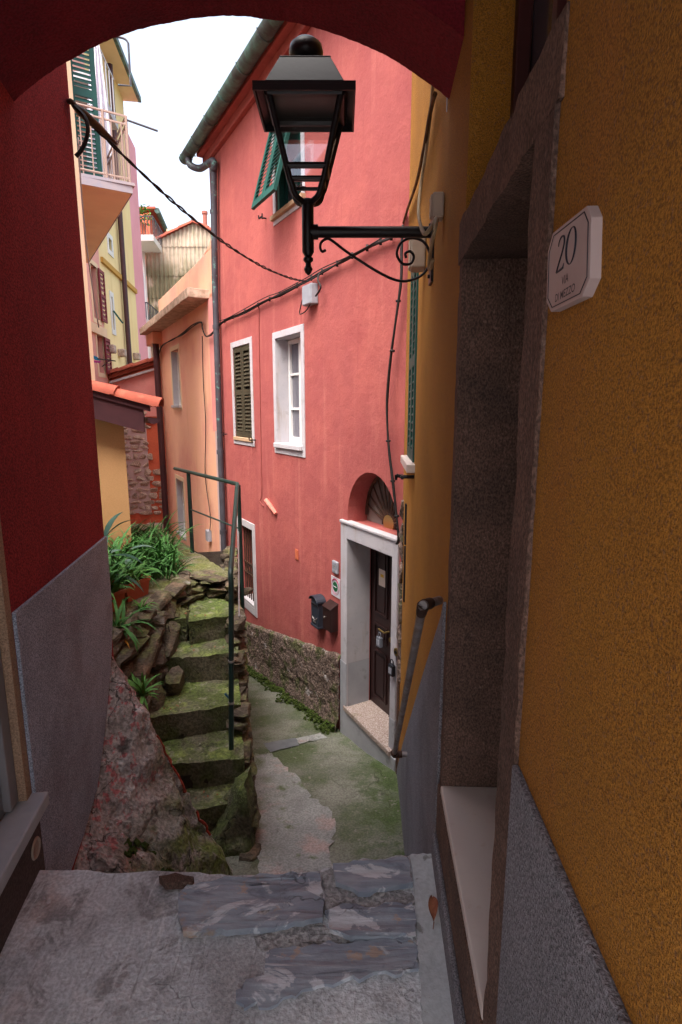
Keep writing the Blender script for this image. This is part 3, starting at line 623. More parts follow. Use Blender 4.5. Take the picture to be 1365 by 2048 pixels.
mb = MB(); mb.fbox(LW, LA, .073, -.05, .216, .001, .02); mb.build('passage_base', mat('brown_base_render', (.10, .07, .065), (.08, .058, .055), 5, rough=.9, grain=(110, .8, .008), grainmix=.3), rh, bevel=.006)
mb = MB(); cv = LW.w(.01, .10, .021)
ring = [cv + LW.d.to_3d() * (.032 * math.cos(t)) + Vector((0, 0, .032 * math.sin(t))) for t in [2 * math.pi * i / 20 for i in range(20)]]
mb.tube(ring, .005, 6, closed=True)
for k in range(-2, 3): mb.box(cv + Vector((0, 0, k * .011)), (.006, .055 - abs(k) * .009, .004), rz=-LW.d.angle_signed(Vector((0, 1))) if False else R(8.5))
mb.build('vent_grille', PLASTICB, rh)

# ================================================================== PINK HOUSE
def depth_for(F, px, py, s):
    lo_, hi_ = 0.0, .8
    for _ in range(30):
        m_ = (lo_ + hi_) / 2
        if (F.px(px, py, -m_)[0] - s) * (F.px(px, py, 0)[0] - s) > 0: lo_ = m_
        else: hi_ = m_
    return lo_
ph = thing('pink_house', 'salmon pink house with arched doorway, white framed windows and green gutter', 'house', FP.w(1.5, 0, -2))
PE = 5.22                                   # eave height
UW = rect(.80, 1.46, 3.70, 4.58); W1_ = rect(2.41, 3.10, 1.21, 2.44); W2_ = rect(.86, 1.56, 1.2, 2.4); W3_ = rect(2.52, 3.06, -1.2, -.06)
DO = rect(-.915, -.145, -1.40, .37)
ac, ar = -.545, .415
arch = [(ac - ar, .528)] + [(ac - ar * math.cos(math.pi * i / 18), .60 + (ar + .035) * math.sin(math.pi * i / 18)) for i in range(19)] + [(ac + ar, .528)]
arch = [arch[0]] + arch[1:-1] + [arch[-1]]
mb = MB()
mb.wall(FP, [(-1.08, -3.2), (3.88, -3.2), (3.88, PE), (-1.08, PE)], [UW, W1_, W2_, W3_, DO, arch], depth=.26)
mb.build('wall', PINK, ph)
mb = MB(); mb.fbox(FP, -1.08, 3.87, -3.2, PE, -4.0, -.36); mb.build('inner_masonry', DARK, ph)
mb = MB(); mb.fbox(FP, 3.80, 3.88, -3.2, PE, -4.0, -.002); mb.build('side_wall', PINK, ph)
# eave: cornice moulding, boarded soffit, tiled roof
mb = MB(); mb.fbox(FP, -1.08, 4.0, PE - .16, PE - .05, -.002, .06); mb.fbox(FP, -1.08, 4.02, PE - .05, PE, -.002, .14)
mb.build('cornice', PINK, ph, bevel=.01)
mb = MB(); mb.hexa([FP.w(-1.1, PE + .002, .24), FP.w(4.1, PE + .002, .24), FP.w(4.1, PE + 1.2, -4.2), FP.w(-1.1, PE + 1.2, -4.2), FP.w(-1.1, PE + .05, .24), FP.w(4.1, PE + .05, .24), FP.w(4.1, PE + 1.26, -4.2), FP.w(-1.1, PE + 1.26, -4.2)])
mb.build('roof', TILE, ph)
gz, go = PE - .01, .25
mb = MB(); n = 14; ang = [math.pi + math.pi * i / 10 for i in range(11)]
s_list = [-1.1 + i * (4.25 - -1.1) / n for i in range(n + 1)]
for sgn, rr in ((1, .085), (-1, .078)):
    rows = [[mb.b.verts.new(FP.w(s, gz + rr * math.sin(t), go + rr * math.cos(t))) for t in ang] for s in s_list]
    for a_, c_ in zip(rows, rows[1:]):
        for k in range(10): mb.b.faces.new([a_[k], a_[k + 1], c_[k + 1], c_[k]])
    if sgn == 1: mb.b.faces.new(rows[-1])
gut = mb.build('gutter', COPPER, ph, smooth=60)
for s in [-.8 + .62 * i for i in range(9)]:
    mb = MB(); mb.tube([FP.w(s, gz + .089 * math.sin(t), go + .089 * math.cos(t)) for t in ang] + [FP.w(s, gz + .03, go - .14)], .009, 6)
    mb.build('gutter_bracket', COPPER, gut)
mb = MB(); sp = 4.0
mb.tube(smoothpath([FP.w(sp + .02, gz - .06, go), FP.w(sp + .0, gz - .17, go - .01), FP.w(sp - .16, gz - .25, .14), FP.pw(427, 322, .085), FP.pw(427.5, 345, .075)], 5) + [FP.pw(430, 560, .075)], .047, 10)
mb.tube([FP.pw(430, 560, .075), FP.pw(438, 812, .075), FP.pw(450, 1140, .075), FP.pw(452, 1240, .075)], .045, 10)
for x, y in ((428, 420), (433, 650), (441, 900), (447, 1060)): mb.tube([FP.pw(x, y, .075), FP.pw(x, y + 8, .075)], .054, 10)
dp = mb.build('downpipe', PIPEG, ph, smooth=60)
# --- upper window with green hinged-out shutters
def casement(F, parent, s0, s1, z0, z1, depth, name='window', frame_m=WHITEW, pane_m=CURT, bars=2, split=True):
    mb = MB(); f = .05
    mb.fbox(F, s0, s0 + f, z0, z1, -depth, -depth + .05); mb.fbox(F, s1 - f, s1, z0, z1, -depth, -depth + .05)
    mb.fbox(F, s0 + f, s1 - f, z0, z0 + f * 1.3, -depth, -depth + .05); mb.fbox(F, s0 + f, s1 - f, z1 - f, z1, -depth, -depth + .05)
    mids = []
    if split:
        m_ = (s0 + s1) / 2; mb.fbox(F, m_ - .035, m_ + .035, z0 + f * 1.3, z1 - f, -depth + .001, -depth + .056)
    for k in range(bars):
        z = z0 + (z1 - z0) * (k + 1) / (bars + 1); mb.fbox(F, s0 + f, s1 - f, z - .014, z + .014, -depth + .002, -depth + .045)
    w = mb.build(name, frame_m, parent, bevel=.003)
    mb = MB(); mb.fbox(F, s0 + .01, s1 - .01, z0 + .01, z1 - .01, -depth + .012, -depth + .02); mb.build('pane', pane_m, w)
    return w
uw = casement(FP, ph, .80, 1.46, 3.70, 4.58, .14, bars=0, frame_m=GREENS, pane_m=GLASSD)
frame_ring(FP, ph, .80, 1.46, 3.70, 4.58, .075, .012, WHITE, 'window_surround', wb=.09)
mb = MB(); mb.fbox(FP, .72, 1.54, 3.655, 3.704, -.10, .05); mb.build('window_sill', mat('tan_stone_sill', (.5, .33, .2), (.42, .28, .17), 8, rough=.85, grain=(50, .4, .005)), ph, bevel=.006)
mb = MB(); mb.fbox(FP, .801, .855, 3.702, 4.578, -.08, -.012); mb.fbox(FP, 1.405, 1.459, 3.702, 4.578, -.08, -.012); mb.fbox(FP, .855, 1.405, 4.12, 4.578, -.05, -.012)
mb.build('shutter', GREENS, ph, bevel=.003)
class Tilt:
    """a panel hinged at its top edge and swung out of the wall"""
    def __init__(self, F, zt, ang): self.F = F; self.zt = zt; self.c = math.cos(ang); self.s = math.sin(ang)
    def w(self, s, z, o=0.0):
        d = self.zt - z
        return self.F.w(s, self.zt - d * self.c + o * self.s, .02 + d * self.s + o * self.c)
T1 = Tilt(FP, 4.56, R(16))
louvre_leaf(T1, ph, 1.155, 1.46, 3.68, 4.56, 0, GREENS, pitch=.045, stile=.04, mid=False)
louvre_leaf(T1, ph, .83, 1.145, 3.68, 4.56, 0, GREENS, pitch=.045, stile=.04, mid=False)
def catch(F, parent, s, z, flip=1):
    mb = MB(); mb.tube([F.w(s, z, 0), F.w(s, z, .07)], .009, 6); mb.tube([F.w(s - .05, z, .07), F.w(s + .05, z, .07)], .009, 6)
    mb.tube([F.w(s - .05, z - .03, .07), F.w(s - .05, z + .03, .07)], .008, 6); mb.tube([F.w(s + .05 * flip, z, .07), F.w(s + .05 * flip, z + .035, .075)], .008, 6)
    return mb.build('shutter_catch', IRON, parent)
catch(FP, ph, *FP.px(533, 437)); catch(FP, ph, *FP.px(612, 375)); catch(FP, ph, *FP.px(512, 880)); catch(FP, ph, *FP.px(455, 868))
# --- shuttered window
frame_ring(FP, ph, 2.41, 3.10, 1.21, 2.44, .075, .012, WHITE, 'window_surround', wb=.10)
s1_ = louvre_leaf(FP, ph, 2.42, 2.752, 1.222, 2.435, -.035, BROWNS, pitch=.05)
s2_ = louvre_leaf(FP, ph, 2.758, 3.09, 1.222, 2.435, -.035, BROWNS, pitch=.05)
mb = MB(); mb.fbox(FP, 2.41, 3.10, 1.21, 2.44, -.08, -.06); mb.build('shutter_backing', DARK, ph)
mb = MB(); mb.fbox(FP, 2.37, 3.14, 1.165, 1.214, -.02, .03); mb.build('window_sill', MATS['tan_stone_sill'], ph, bevel=.006)
# --- white casement window
frame_ring(FP, ph, .86, 1.56, 1.2, 2.4, .075, .012, WHITE, 'window_surround', wb=.12)
d2 = .20
mb = MB()
for (a_, b_) in ((W2_[0], W2_[1]), (W2_[1], W2_[2]), (W2_[2], W2_[3]), (W2_[3], W2_[0])):
    inn = lambda q: (q[0] + (.003 if q[0] < 1.2 else -.003), q[1] + (.003 if q[1] < 1.8 else -.003))
    a2, b2 = inn(a_), inn(b_)
    mb.face([FP.w(a2[0], a2[1], .006), FP.w(b2[0], b2[1], .006), FP.w(b2[0], b2[1], -.25), FP.w(a2[0], a2[1], -.25)])
mb.build('window_reveal', WHITE, ph)
casement(FP, ph, .868, 1.552, 1.208, 2.392, d2, bars=2)
mb = MB(); mb.fbox(FP, .83, 1.59, 1.15, 1.204, -.16, .045); mb.build('window_sill', MATS['white_painted_trim'], ph, bevel=.007)
# --- barred low window
frame_ring(FP, ph, 2.52, 3.06, -1.2, -.06, .10, .014, WHITE, 'window_surround', wb=.11)
mb = MB(); mb.fbox(FP, 2.52, 3.06, -1.2, -.06, -.24, -.2); mb.build('window', DARKWOOD, ph)
mb = MB(); mb.fbox(FP, 2.53, 3.05, -1.198, -1.16, -.19, .016); mb.build('window_sill', WHITE, ph, bevel=.005)
mb = MB()
for k in range(7):
    s = 2.56 + k * .077; mb.tube([FP.w(s, -1.16, -.05), FP.w(s, -.065, -.05)], .009, 6)
for z in (-.62, -.78): mb.tube([FP.w(2.525, z, -.05), FP.w(3.055, z, -.05)], .012, 6)
for k in range(6):
    s = 2.598 + k * .077
    mb.tube([FP.w(s + .026 * math.cos(t) * (1 if t < math.pi else 1), -.70 + .06 * math.sin(t), -.05) for t in [2 * math.pi * i / 12 for i in range(12)]], .006, 5, closed=True)
mb.build('window_grille', RUSTIRON, ph)
# --- doorway
mb = MB(); dd = .27
S0, S1 = -1.0, -.025
mb.fbox(FP, S0, -.915, -1.75, .515, -.05, .02); mb.fbox(FP, -.145, S1, -1.80, .515, -.05, .02); mb.fbox(FP, -.915, -.145, .37, .515, -.05, .02)
mb.fbox(FP, S0, S1, .516, .545, -.05, .035)
mb.build('door_surround', WHITE, ph, bevel=.008)
mb = MB()
mb.face([FP.w(-.1455, -.92, .0), FP.w(-.1455, .369, .0), FP.w(-.1455, .369, -.25), FP.w(-.1455, -.92, -.25)])
mb.face([FP.w(-.146, .3695, .0), FP.w(-.914, .3695, .0), FP.w(-.914, .3695, -.25), FP.w(-.146, .3695, -.25)])
mb.face([FP.w(-.9145, -.92, .0), FP.w(-.9145, .369, .0), FP.w(-.9145, .369, -.25), FP.w(-.9145, -.92, -.25)])
mb.build('door_reveal', WHITE, ph)
mb = MB()
mb.fbox(FP, -.1435, -.021, -1.801, -.92, -.01, .0235); mb.build('door_base_paint', GREYB, ph, bevel=.004)
mb = MB(); mb.face([FP.w(-.147, -.92, .0), FP.w(-.147, -1.399, .0), FP.w(-.147, -1.399, -.25), FP.w(-.147, -.92, -.25)]); mb.build('reveal_base_paint', GREYB, ph)
mb = MB(); mb.fbox(FP, -1.003, -.9165, -1.77, -1.1, -.01, .0235)
mb.build('door_base_paint', GREYB, ph, bevel=.004)
mb = MB(); mb.hexa([FP.w(-1.05, -2.1, -.02), FP.w(-.03, -2.1, -.02), FP.w(-.10, -2.1, .02), FP.w(-1.05, -2.1, .045), FP.w(-1.05, -1.442, -.02), FP.w(-.03, -1.442, -.02), FP.w(-.10, -1.442, .02), FP.w(-1.05, -1.442, .045)])
mb.build('door_step', GREYB, ph, bevel=.006)
mb = MB(); mb.hexa([FP.w(-.913, -1.44, -.3), FP.w(-.15, -1.44, -.3), FP.w(-.10, -1.44, .035), FP.w(-.99, -1.44, .065), FP.w(-.913, -1.392, -.3), FP.w(-.15, -1.392, -.3), FP.w(-.10, -1.392, .035), FP.w(-.99, -1.392, .065)])
mb.build('threshold', GRANITE, ph, bevel=.005)
def door_leaf(s0, s1):
    mb = MB(); z0, z1, o = -1.395, .365, -dd
    mb.fbox(FP, s0, s1, z0, z1, o - .05, o)
    for za, zb in ((-1.30, -.78), (-.68, -.50), (-.40, .28)):
        a_, b_ = s0 + .07, s1 - .07
        mb.fbox(FP, a_, b_, za, za + .022, o, o + .016); mb.fbox(FP, a_, b_, zb - .022, zb, o, o + .016)
        mb.fbox(FP, a_, a_ + .022, za + .022, zb - .022, o, o + .016); mb.fbox(FP, b_ - .022, b_, za + .022, zb - .022, o, o + .016)
        mb.fbox(FP, a_ + .05, b_ - .05, za + .05, zb - .05, o, o + .01)
    return mb.build('door', DOORW, ph, bevel=.003)
dl = door_leaf(-.52, -.148); dr = door_leaf(-.912, -.53)
mb = MB(); mb.fbox(FP, -.545, -.515, -1.39, .36, -dd - .001, -dd + .022); mb.build('door_astragal', DOORW, dl, bevel=.003)
mb = MB(); sk, zk = -.47, -.52
mb.tube([FP.w(sk, zk, -dd), FP.w(sk, zk, -dd + .055)], .011, 8); mb.tube([FP.w(sk, zk, -dd + .055), FP.w(sk + .10, zk + .005, -dd + .055)], .009, 8); mb.build('handle', BRASS, dl, smooth=50)
mb = MB(); mb.tube([FP.w(-.58, -.55, -dd), FP.w(-.58, -.55, -dd + .06)], [.018, .026], 10); mb.build('door_knob', BRASS, dr, smooth=50)
mb = MB(); mb.tube([FP.w(-.355, .155, -dd), FP.w(-.355, .155, -dd + .008)], .03, 14); mb.build('peephole', BRASS, dl)
mb = MB(); mb.tube([FP.w(-.355, .155, -dd + .0075), FP.w(-.355, .155, -dd + .0095)], .010, 10); mb.build('peephole_lens', DARK, dl)
nt_ = thing('door_notice', 'small cream paper notice with yellow print stuck on the dark door', 'notice', FP.w(-.355, -.06, -dd + .01))
mb = MB(); mb.fbox(FP, -.41, -.30, -.09, .075, -dd + .011, -dd + .014); mb.build('paper', PAPER, nt_)
mb = MB(); mb.fbox(FP, -.385, -.33, .0, .03, -dd + .0145, -dd + .0155); mb.build('print', YPR, nt_)
# fanlight
mb = MB(); fd = .22; pts = [(ac + (ar + .01) * math.cos(math.pi * i / 20), .60 + (ar + .045) * math.sin(math.pi * i / 20)) for i in range(21)]
pts = [(ac + ar + .01, .53)] + pts + [(ac - ar - .01, .53)]
mb.prism([FP.w(s, z, -fd) for s, z in pts], -n3 * 0 + FP.n.to_3d() * -.01); fan = mb.build('fanlight', FANG, ph)
mb = MB()
for k in range(1, 12):
    t = math.pi * k / 12
    mb.tube([FP.w(ac + .09 * math.cos(t), .56 + .09 * math.sin(t), -fd + .02), FP.w(ac + (ar - .01) * math.cos(t), .58 + (ar + .03) * math.sin(t), -fd + .02)], [.014, .007], 6)
mb.tube([FP.w(ac + .10 * math.cos(math.pi * k / 14), .55 + .11 * math.sin(math.pi * k / 14), -fd + .02) for k in range(15)], .014, 6)
mb.tube([FP.w(ac + (ar - .015) * math.cos(math.pi * k / 24), .59 + (ar + .03) * math.sin(math.pi * k / 24), -fd + .015) for k in range(25)], .016, 6)
mb.build('fan_bars', RUSTIRON, fan)
mb = MB(); mb.tube([FP.w(ac, .58, -fd + .0), FP.w(ac, .58, -fd + .03)], .085, 18); mb.build('fan_boss', BRASS, fan)
# rough footing
mb = MB()
zt = lambda s: -.885 - .222 * s
gs = [-.02 + .03 * i for i in range(135)]
NZ = 36
rows = []
for s in gs:
    zb = -3.0; z1 = zt(s) + .02 * noise.noise(Vector((s * 5, 0, 0)))
    zlow = lane_z(*FP.w(s, 0)[:2]) - .15
    row = []
    for k in range(NZ + 1):
        z = zlow + (z1 - zlow) * k / NZ
        d = .035 + .022 * noise.noise(Vector((s * 16, z * 16, 1))) + .014 * noise.noise(Vector((s * 37, z * 37, 4))) + max(0, (.35 - (z - zlow))) * .22
        if k == NZ: d = .0
        row.append(mb.b.verts.new(FP.w(s, z, d)))
    rows.append(row)
for a_, c_ in zip(rows, rows[1:]):
    for k in range(NZ): mb.b.faces.new([a_[k], c_[k], c_[k + 1], a_[k + 1]])
mb.build('stone_footing', RUB, ph, smooth=True)
# moss strip growing at the foot
mb = MB(); rng = random.Random(8)
for i in range(1100):
    s = rng.uniform(.0, 3.2); b_ = FP.w(s, 0, .08 + rng.random() ** 2 * .2 * (.5 + noise.noise(Vector((s * 4, 0, 5))))); z = lane_z(b_.x, b_.y)
    mb.stone((b_.x, b_.y, z + rng.uniform(.0, .07) * (1 if rng.random() < .6 else .4)), (rng.uniform(.02, .06), rng.uniform(.02, .05), rng.uniform(.012, .03)), (0, 0, rng.random() * 3), rng, 9)
struct(mb.build('moss_strip', MOSS), 'moss growing along the foot of the pink house', 'stuff')

# fittings on the pink wall (each a thing of its own)
s, z = FP.px(645, 1222); lb = thing('letterbox', 'black letterbox with rounded top and steel flap, left of the brown one', 'letterbox', FP.w(s, z - .2, 0), 'letterboxes by the pink house door')
mb = MB(); ring = [(s - .085, z - .15), (s + .085, z - .15), (s + .085, z + .13)] + [(s + .085 * math.cos(math.pi * k / 8), z + .13 + .05 * math.sin(math.pi * k / 8)) for k in range(1, 8)] + [(s - .085, z + .13)]
mb.prism([FP.w(a_, b_, .003) for a_, b_ in ring], FP.n.to_3d() * .09); mb.build('body', SLATEB, lb, bevel=.005)
mb = MB(); rr2 = [(s + .10 * math.cos(math.pi * k / 10), z + .128 + .062 * math.sin(math.pi * k / 10)) for k in range(11)]; inn = [(s + .088 * math.cos(math.pi * k / 10), z + .128 + .051 * math.sin(math.pi * k / 10)) for k in range(10, -1, -1)]
mb.prism([FP.w(a_, b_, .002) for a_, b_ in rr2 + inn], FP.n.to_3d() * .115); mb.build('hood', SLATEB, lb, bevel=.003)
mb = MB(); mb.fbox(FP, s - .06, s + .06, z + .085, z + .10, .094, .102); mb.build('slot', DARK, lb)
mb = MB(); mb.tube([FP.w(s + .05 * math.cos(t), z - .05 + .03 * math.sin(t), .096) for t in [math.pi + math.pi * k / 10 for k in range(11)]], .006, 6); mb.fbox(FP, s - .03, s + .03, z - .11, z - .095, .093, .098); mb.build('emblem', SILVER, lb)
mb = MB(); mb.fbox(FP, s - .09, s + .09, z - .165, z - .14, .001, .10); mb.build('base', SLATEB, lb, bevel=.004)
s, z = FP.px(669, 1232); lb = thing('letterbox', 'smaller square brown letterbox with sloping top beside the door frame', 'letterbox', FP.w(s, z - .2, 0), 'letterboxes by the pink house door')
mb = MB(); mb.hexa([FP.w(s - .085, z - .14, .002), FP.w(s + .085, z - .14, .002), FP.w(s + .085, z - .14, .09), FP.w(s - .085, z - .14, .09), FP.w(s - .085, z + .15, .002), FP.w(s + .085, z + .15, .002), FP.w(s + .085, z + .10, .09), FP.w(s - .085, z + .10, .09)])
mb.build('body', DOORW, lb, bevel=.004)
mb = MB(); mb.hexa([FP.w(s - .09, z + .152, -.0), FP.w(s + .09, z + .152, -.0), FP.w(s + .09, z + .10, .098), FP.w(s - .09, z + .10, .098), FP.w(s - .09, z + .16, .0), FP.w(s + .09, z + .16, .0), FP.w(s + .09, z + .108, .098), FP.w(s - .09, z + .108, .098)])
mb.build('lid', DOORW, lb, bevel=.002)
mb = MB(); mb.tube([FP.w(s + .05, z - .01, .088), FP.w(s + .05, z - .01, .097)], .010, 10); mb.build('lock', SILVER, lb)
s, z = FP.px(674, 1134); ic = thing('intercom', 'small grey steel intercom plate above the tourist sign', 'intercom', FP.w(s, z - .07, 0))
mb = MB(); mb.fbox(FP, s - .055, s + .055, z - .065, z + .065, .001, .03); mb.build('housing', PLASTIC, ic, bevel=.012)
mb = MB()
for k in range(3): mb.fbox(FP, s - .03, s + .03, z + .02 - k * .012, z + .026 - k * .012, .030, .0315)
mb.tube([FP.w(s, z - .035, .03), FP.w(s, z - .035, .034)], .009, 10); mb.build('call_button', SILVER, ic)
s, z = FP.px(672, 1173); sg = thing('tourist_sign', 'white square sign with crimson ring and green oval on the pink wall', 'sign', FP.w(s, z - .1, 0))
mb = MB(); mb.fbox(FP, s - .10, s + .085, z - .105, z + .10, .001, .008); mb.build('board', SIGNW, sg)
ell = lambda rx, rz, n=28: [(s - .005 + rx * math.cos(2 * math.pi * k / n), z + rz * math.sin(2 * math.pi * k / n)) for k in range(n)]
mb = MB(); mb.prism([FP.w(a_, b_, .0085) for a_, b_ in ell(.052, .052)], FP.n.to_3d() * .001); mb.build('green_oval', SIGNG, sg)
mb = MB()
for r0, m0 in ((.072, 0), (.085, 0)): mb.tube([FP.w(a_, b_, .009) for a_, b_ in ell(r0, r0)], .0018, 5, closed=True)
mb.tube([FP.w(s - .005 + .079 * math.cos(t), z + .079 * math.sin(t), .009) for t in [R(35) + R(110) * k / 10 for k in range(11)]], .006, 5)
mb.build('crimson_ring', SIGNR, sg)
mb = MB(); mb.tube(smoothpath([FP.w(s + .03, z + .012, .0105), FP.w(s + .02, z - .004, .0105), FP.w(s + .0, z + .003, .0105), FP.w(s - .02, z - .006, .0105), FP.w(s - .04, z + .004, .0105)], 3), .003, 5); mb.build('script_mark', SIGNW, sg)
s, z = FP.px(595, 1109); mb = MB(); mb.fbox(FP, s - .04, s + .04, z - .06, z + .06, .001, .012); mb.fbox(FP, s - .025, s + .025, z - .045, z + .045, .012, .016)
tag(mb.build('vent_tile', TERRA, None, bevel=.003), 'small terracotta vent tile set in the pink wall', 'vent tile')
s, z = FP.px(545, 1012); mb = MB(); mb.tube([FP.w(s + .17, z + .05, .015), FP.w(s - .02, z - .01, .025), FP.w(s - .16, z - .07, .02)], [.03, .028, .018], 8); mb.disp(.008, 20)
tag(mb.build('pipe_stub', mat('painted_over_stub', (.62, .2, .15), rough=.9, grain=(60, .5, .006)), None), 'broken pink painted pipe stub sticking from the wall', 'pipe stub')
def lockbox(name, label, F, s, z, o, m, face):
    t = thing(name, label, 'key box', F.w(s, z - .06, o), 'combination key boxes at the pink house door')
    mb = MB(); mb.fbox(F, s - .035, s + .035, z - .055, z + .045, o, o + .035); mb.build('case', m, t, bevel=.006)
    mb = MB(); mb.tube(smoothpath([F.w(s - .02, z + .045, o + .018), F.w(s - .018, z + .08, o + .018), F.w(s, z + .092, o + .018), F.w(s + .018, z + .08, o + .018), F.w(s + .02, z + .045, o + .018)], 3), .0055, 6); mb.build('shackle', m, t)
    mb = MB(); mb.fbox(F, s - .022, s + .022, z - .035, z + .02, o + .0355, o + .038); mb.build('dial_panel', face, t)
    return t
lockbox('key_box', 'grey combination key box hanging from the dark door handle', FP, -.42, -.62, -dd + .058, mat('grey_key_box', (.16, .17, .2), rough=.4), PLASTIC)
s, z = FP.px(789, 1340, .03); lockbox('key_box', 'black combination key box hanging on the white door frame', FP, s + .02, z, .025, BLACKP, PLASTIC)
s, z = FP.px(794, 1304, .02); db = thing('door_bell', 'round brass doorbell on the white door frame above the black key box', 'doorbell', FP.w(s, z, .02))
mb = MB(); mb.tube([FP.w(s, z, .0205), FP.w(s, z, .03)], .035, 16); mb.build('bell_plate', BRASS, db); mb = MB(); mb.tube([FP.w(s, z, .03), FP.w(s, z, .036)], .014, 12); mb.build('bell_button', DARK, db)
def jbox(name, label, F, px, py, w, h, d, m, parts=True):
    s, z = F.px(px, py, d / 2); t = thing(name, label, 'junction box', F.w(s, z - h / 2, 0), 'electric junction boxes')
    mb = MB(); mb.fbox(F, s - w / 2, s + w / 2, z - h / 2, z + h / 2, .002, d); mb.build('box', m, t, bevel=.008)
    mb = MB(); mb.fbox(F, s - w / 2 + .008, s + w / 2 - .008, z - h / 2 + .008, z + h / 2 - .008, d + .0005, d + .006)
    for a_ in (-1, 1):
        for b_ in (-1, 1): mb.tube([F.w(s + a_ * (w / 2 - .02), z + b_ * (h / 2 - .02), d + .005), F.w(s + a_ * (w / 2 - .02), z + b_ * (h / 2 - .02), d + .008)], .006, 8)
    mb.build('cover', m, t, bevel=.002); return s, z
jbox('junction_box', 'grey plastic junction box where the overhead wire meets the pink wall', FP, 621, 590, .20, .19, .08, PLASTIC)

# ================================================================== PEACH HOUSE
pe = thing('peach_house', 'peach house with flat terrace parapet next to the pink house', 'house', PP.w(2.5, 0, -2))
PL = 4.9
PWs = [rect(2.85, 3.6, 1.68, 2.78), rect(3.05, 3.8, -1.1, .1)]
mb = MB(); mb.wall(PP, [(-.25, -3.5), (PL, -3.5), (PL, 3.36), (-.25, 3.36)], PWs, depth=.2); mb.build('wall', PEACH, pe)
mb = MB(); mb.fbox(PP, -.2, PL - .02, -3.5, 3.35, -5, -.3); mb.build('inner_masonry', DARK, pe)
mb = MB(); mb.fbox(PP, PL - .05, PL, -3.5, 3.35, -5, -.002); mb.build('side_wall', PEACH, pe)
mb = MB(); mb.fbox(PP, .35, PL + .5, 3.30, 3.44, -.3, .34); mb.cut(.25); mb.disp(.01, 5); mb.build('cornice_slab', mat('stained_slab_edge', (.58, .42, .32), (.35, .25, .18), 9, rough=.9, grain=(40, .5, .01)), pe, bevel=.01)
mb = MB()
mb.fbox(PP, 1.02, PL - .05, 3.44, 4.0, -.18, -.02); mb.fbox(PP, -.25, 1.02, 3.30, 4.0, -.18, .0)
mb.hexa([PP.w(-.25, 4.0, -.18), PP.w(.65, 4.0, -.18), PP.w(.65, 4.0, 0), PP.w(-.25, 4.0, 0), PP.w(-.25, 4.35, -.18), PP.w(.25, 4.08, -.18), PP.w(.25, 4.08, 0), PP.w(-.25, 4.35, 0)])
mb.build('parapet', PEACH, pe, bevel=.012)
mb = MB(); mb.fbox(PP, -.18, .30, -3.2, 1.25, -.002, .012); mb.build('bare_patch', mat('pale_unpainted_render', (.55, .42, .42), (.5, .36, .35), 2, rough=.95, grain=(40, .4, .006)), pe, bevel=.004)
mb = MB(); mb.fbox(PP, -.18, .42, 1.25, 3.295, -.002, .014); mb.build('pink_patch', PINK_L, pe, bevel=.004)
for (s0, z0), (s1, _), (_, z1), _2 in PWs:
    frame_ring(PP, pe, s0, s1, z0, z1, .09, .008, CREAM, 'window_surround')
    casement(PP, pe, s0 + .003, s1 - .003, z0 + .003, z1 - .003, .16, bars=1, pane_m=GLASSD)
    mb = MB(); mb.fbox(PP, s0 - .04, s1 + .04, z0 - .05, z0 + .004, -.12, .05); mb.build('window_sill', WHITE, pe, bevel=.006)
    mb = MB(); mb.face([PP.w(s1 - .002, z0, .002), PP.w(s1 - .002, z1, .002), PP.w(s1 - .002, z1, -.15), PP.w(s1 - .002, z0, -.15)]); mb.build('window_reveal', WHITE, pe)
mb = MB(); mb.tube([PP.w(PL - .12, 3.28, .10), PP.w(PL - .12, -2.8, .10)], .07, 10); mb.build('downpipe', PIPEB, pe, smooth=60)
mb = MB(); mb.fbox(PP, PL - .35, PL + .55, 3.05, 3.295, -.2, .2); mb.build('eave_block', PEACH, pe, bevel=.02)
jbox('meter_box', 'small grey electric box low on the peach wall under a dangling wire', PP, 418, 1071, .16, .2, .07, PLASTIC)

# ================================================================== STONE STAIR
zs = [-1.1, -.88, -.66, -.42, -.20]
ys_ = [3.44, 3.66, 3.95, 4.41, 4.66, 5.16]
stx = thing('stone_stair', 'narrow mossy stone stair climbing beside the green railing', 'staircase', SF.w(.2, -1.4, -.4))
def ss(y): return (y - 3.25) / .976
def stair_z(s):
    y = 3.25 + s * .976; z = -1.3
    for k in range(5):
        if y >= ys_[k]: z = zs[k]
    return 0.0 if y >= ys_[5] else z
for k in range(5):
    s0, s1 = ss(ys_[k]), ss(ys_[k + 1]) + .06
    o0, o1 = (-1.0 if k else -.75), -.035
    pieces = [(o0, o1)] if k != 4 else [(o0, -.46), (-.44, o1)]
    for a_, b_ in pieces:
        mb = MB(); tw_ = .035 * (1 if k % 2 else -1)
        zl = -2.0 if k == 0 else zs[k] - .34
        mb.hexa([SF.w(s0 + tw_ + .02, zl, a_), SF.w(s1, zl, a_), SF.w(s1, zl, b_), SF.w(s0 - tw_ + .02, zl, b_), SF.w(s0 + tw_, zs[k], a_), SF.w(s1, zs[k] + .01, a_), SF.w(s1, zs[k] + .01, b_), SF.w(s0 - tw_, zs[k], b_)])
        mb.cut(.045)
        mb.disp(.013, 7, k * 3.1); mb.disp(.006, 24, k * 1.7)

        mb.build('step', MOSSTEP, stx, smooth=30)
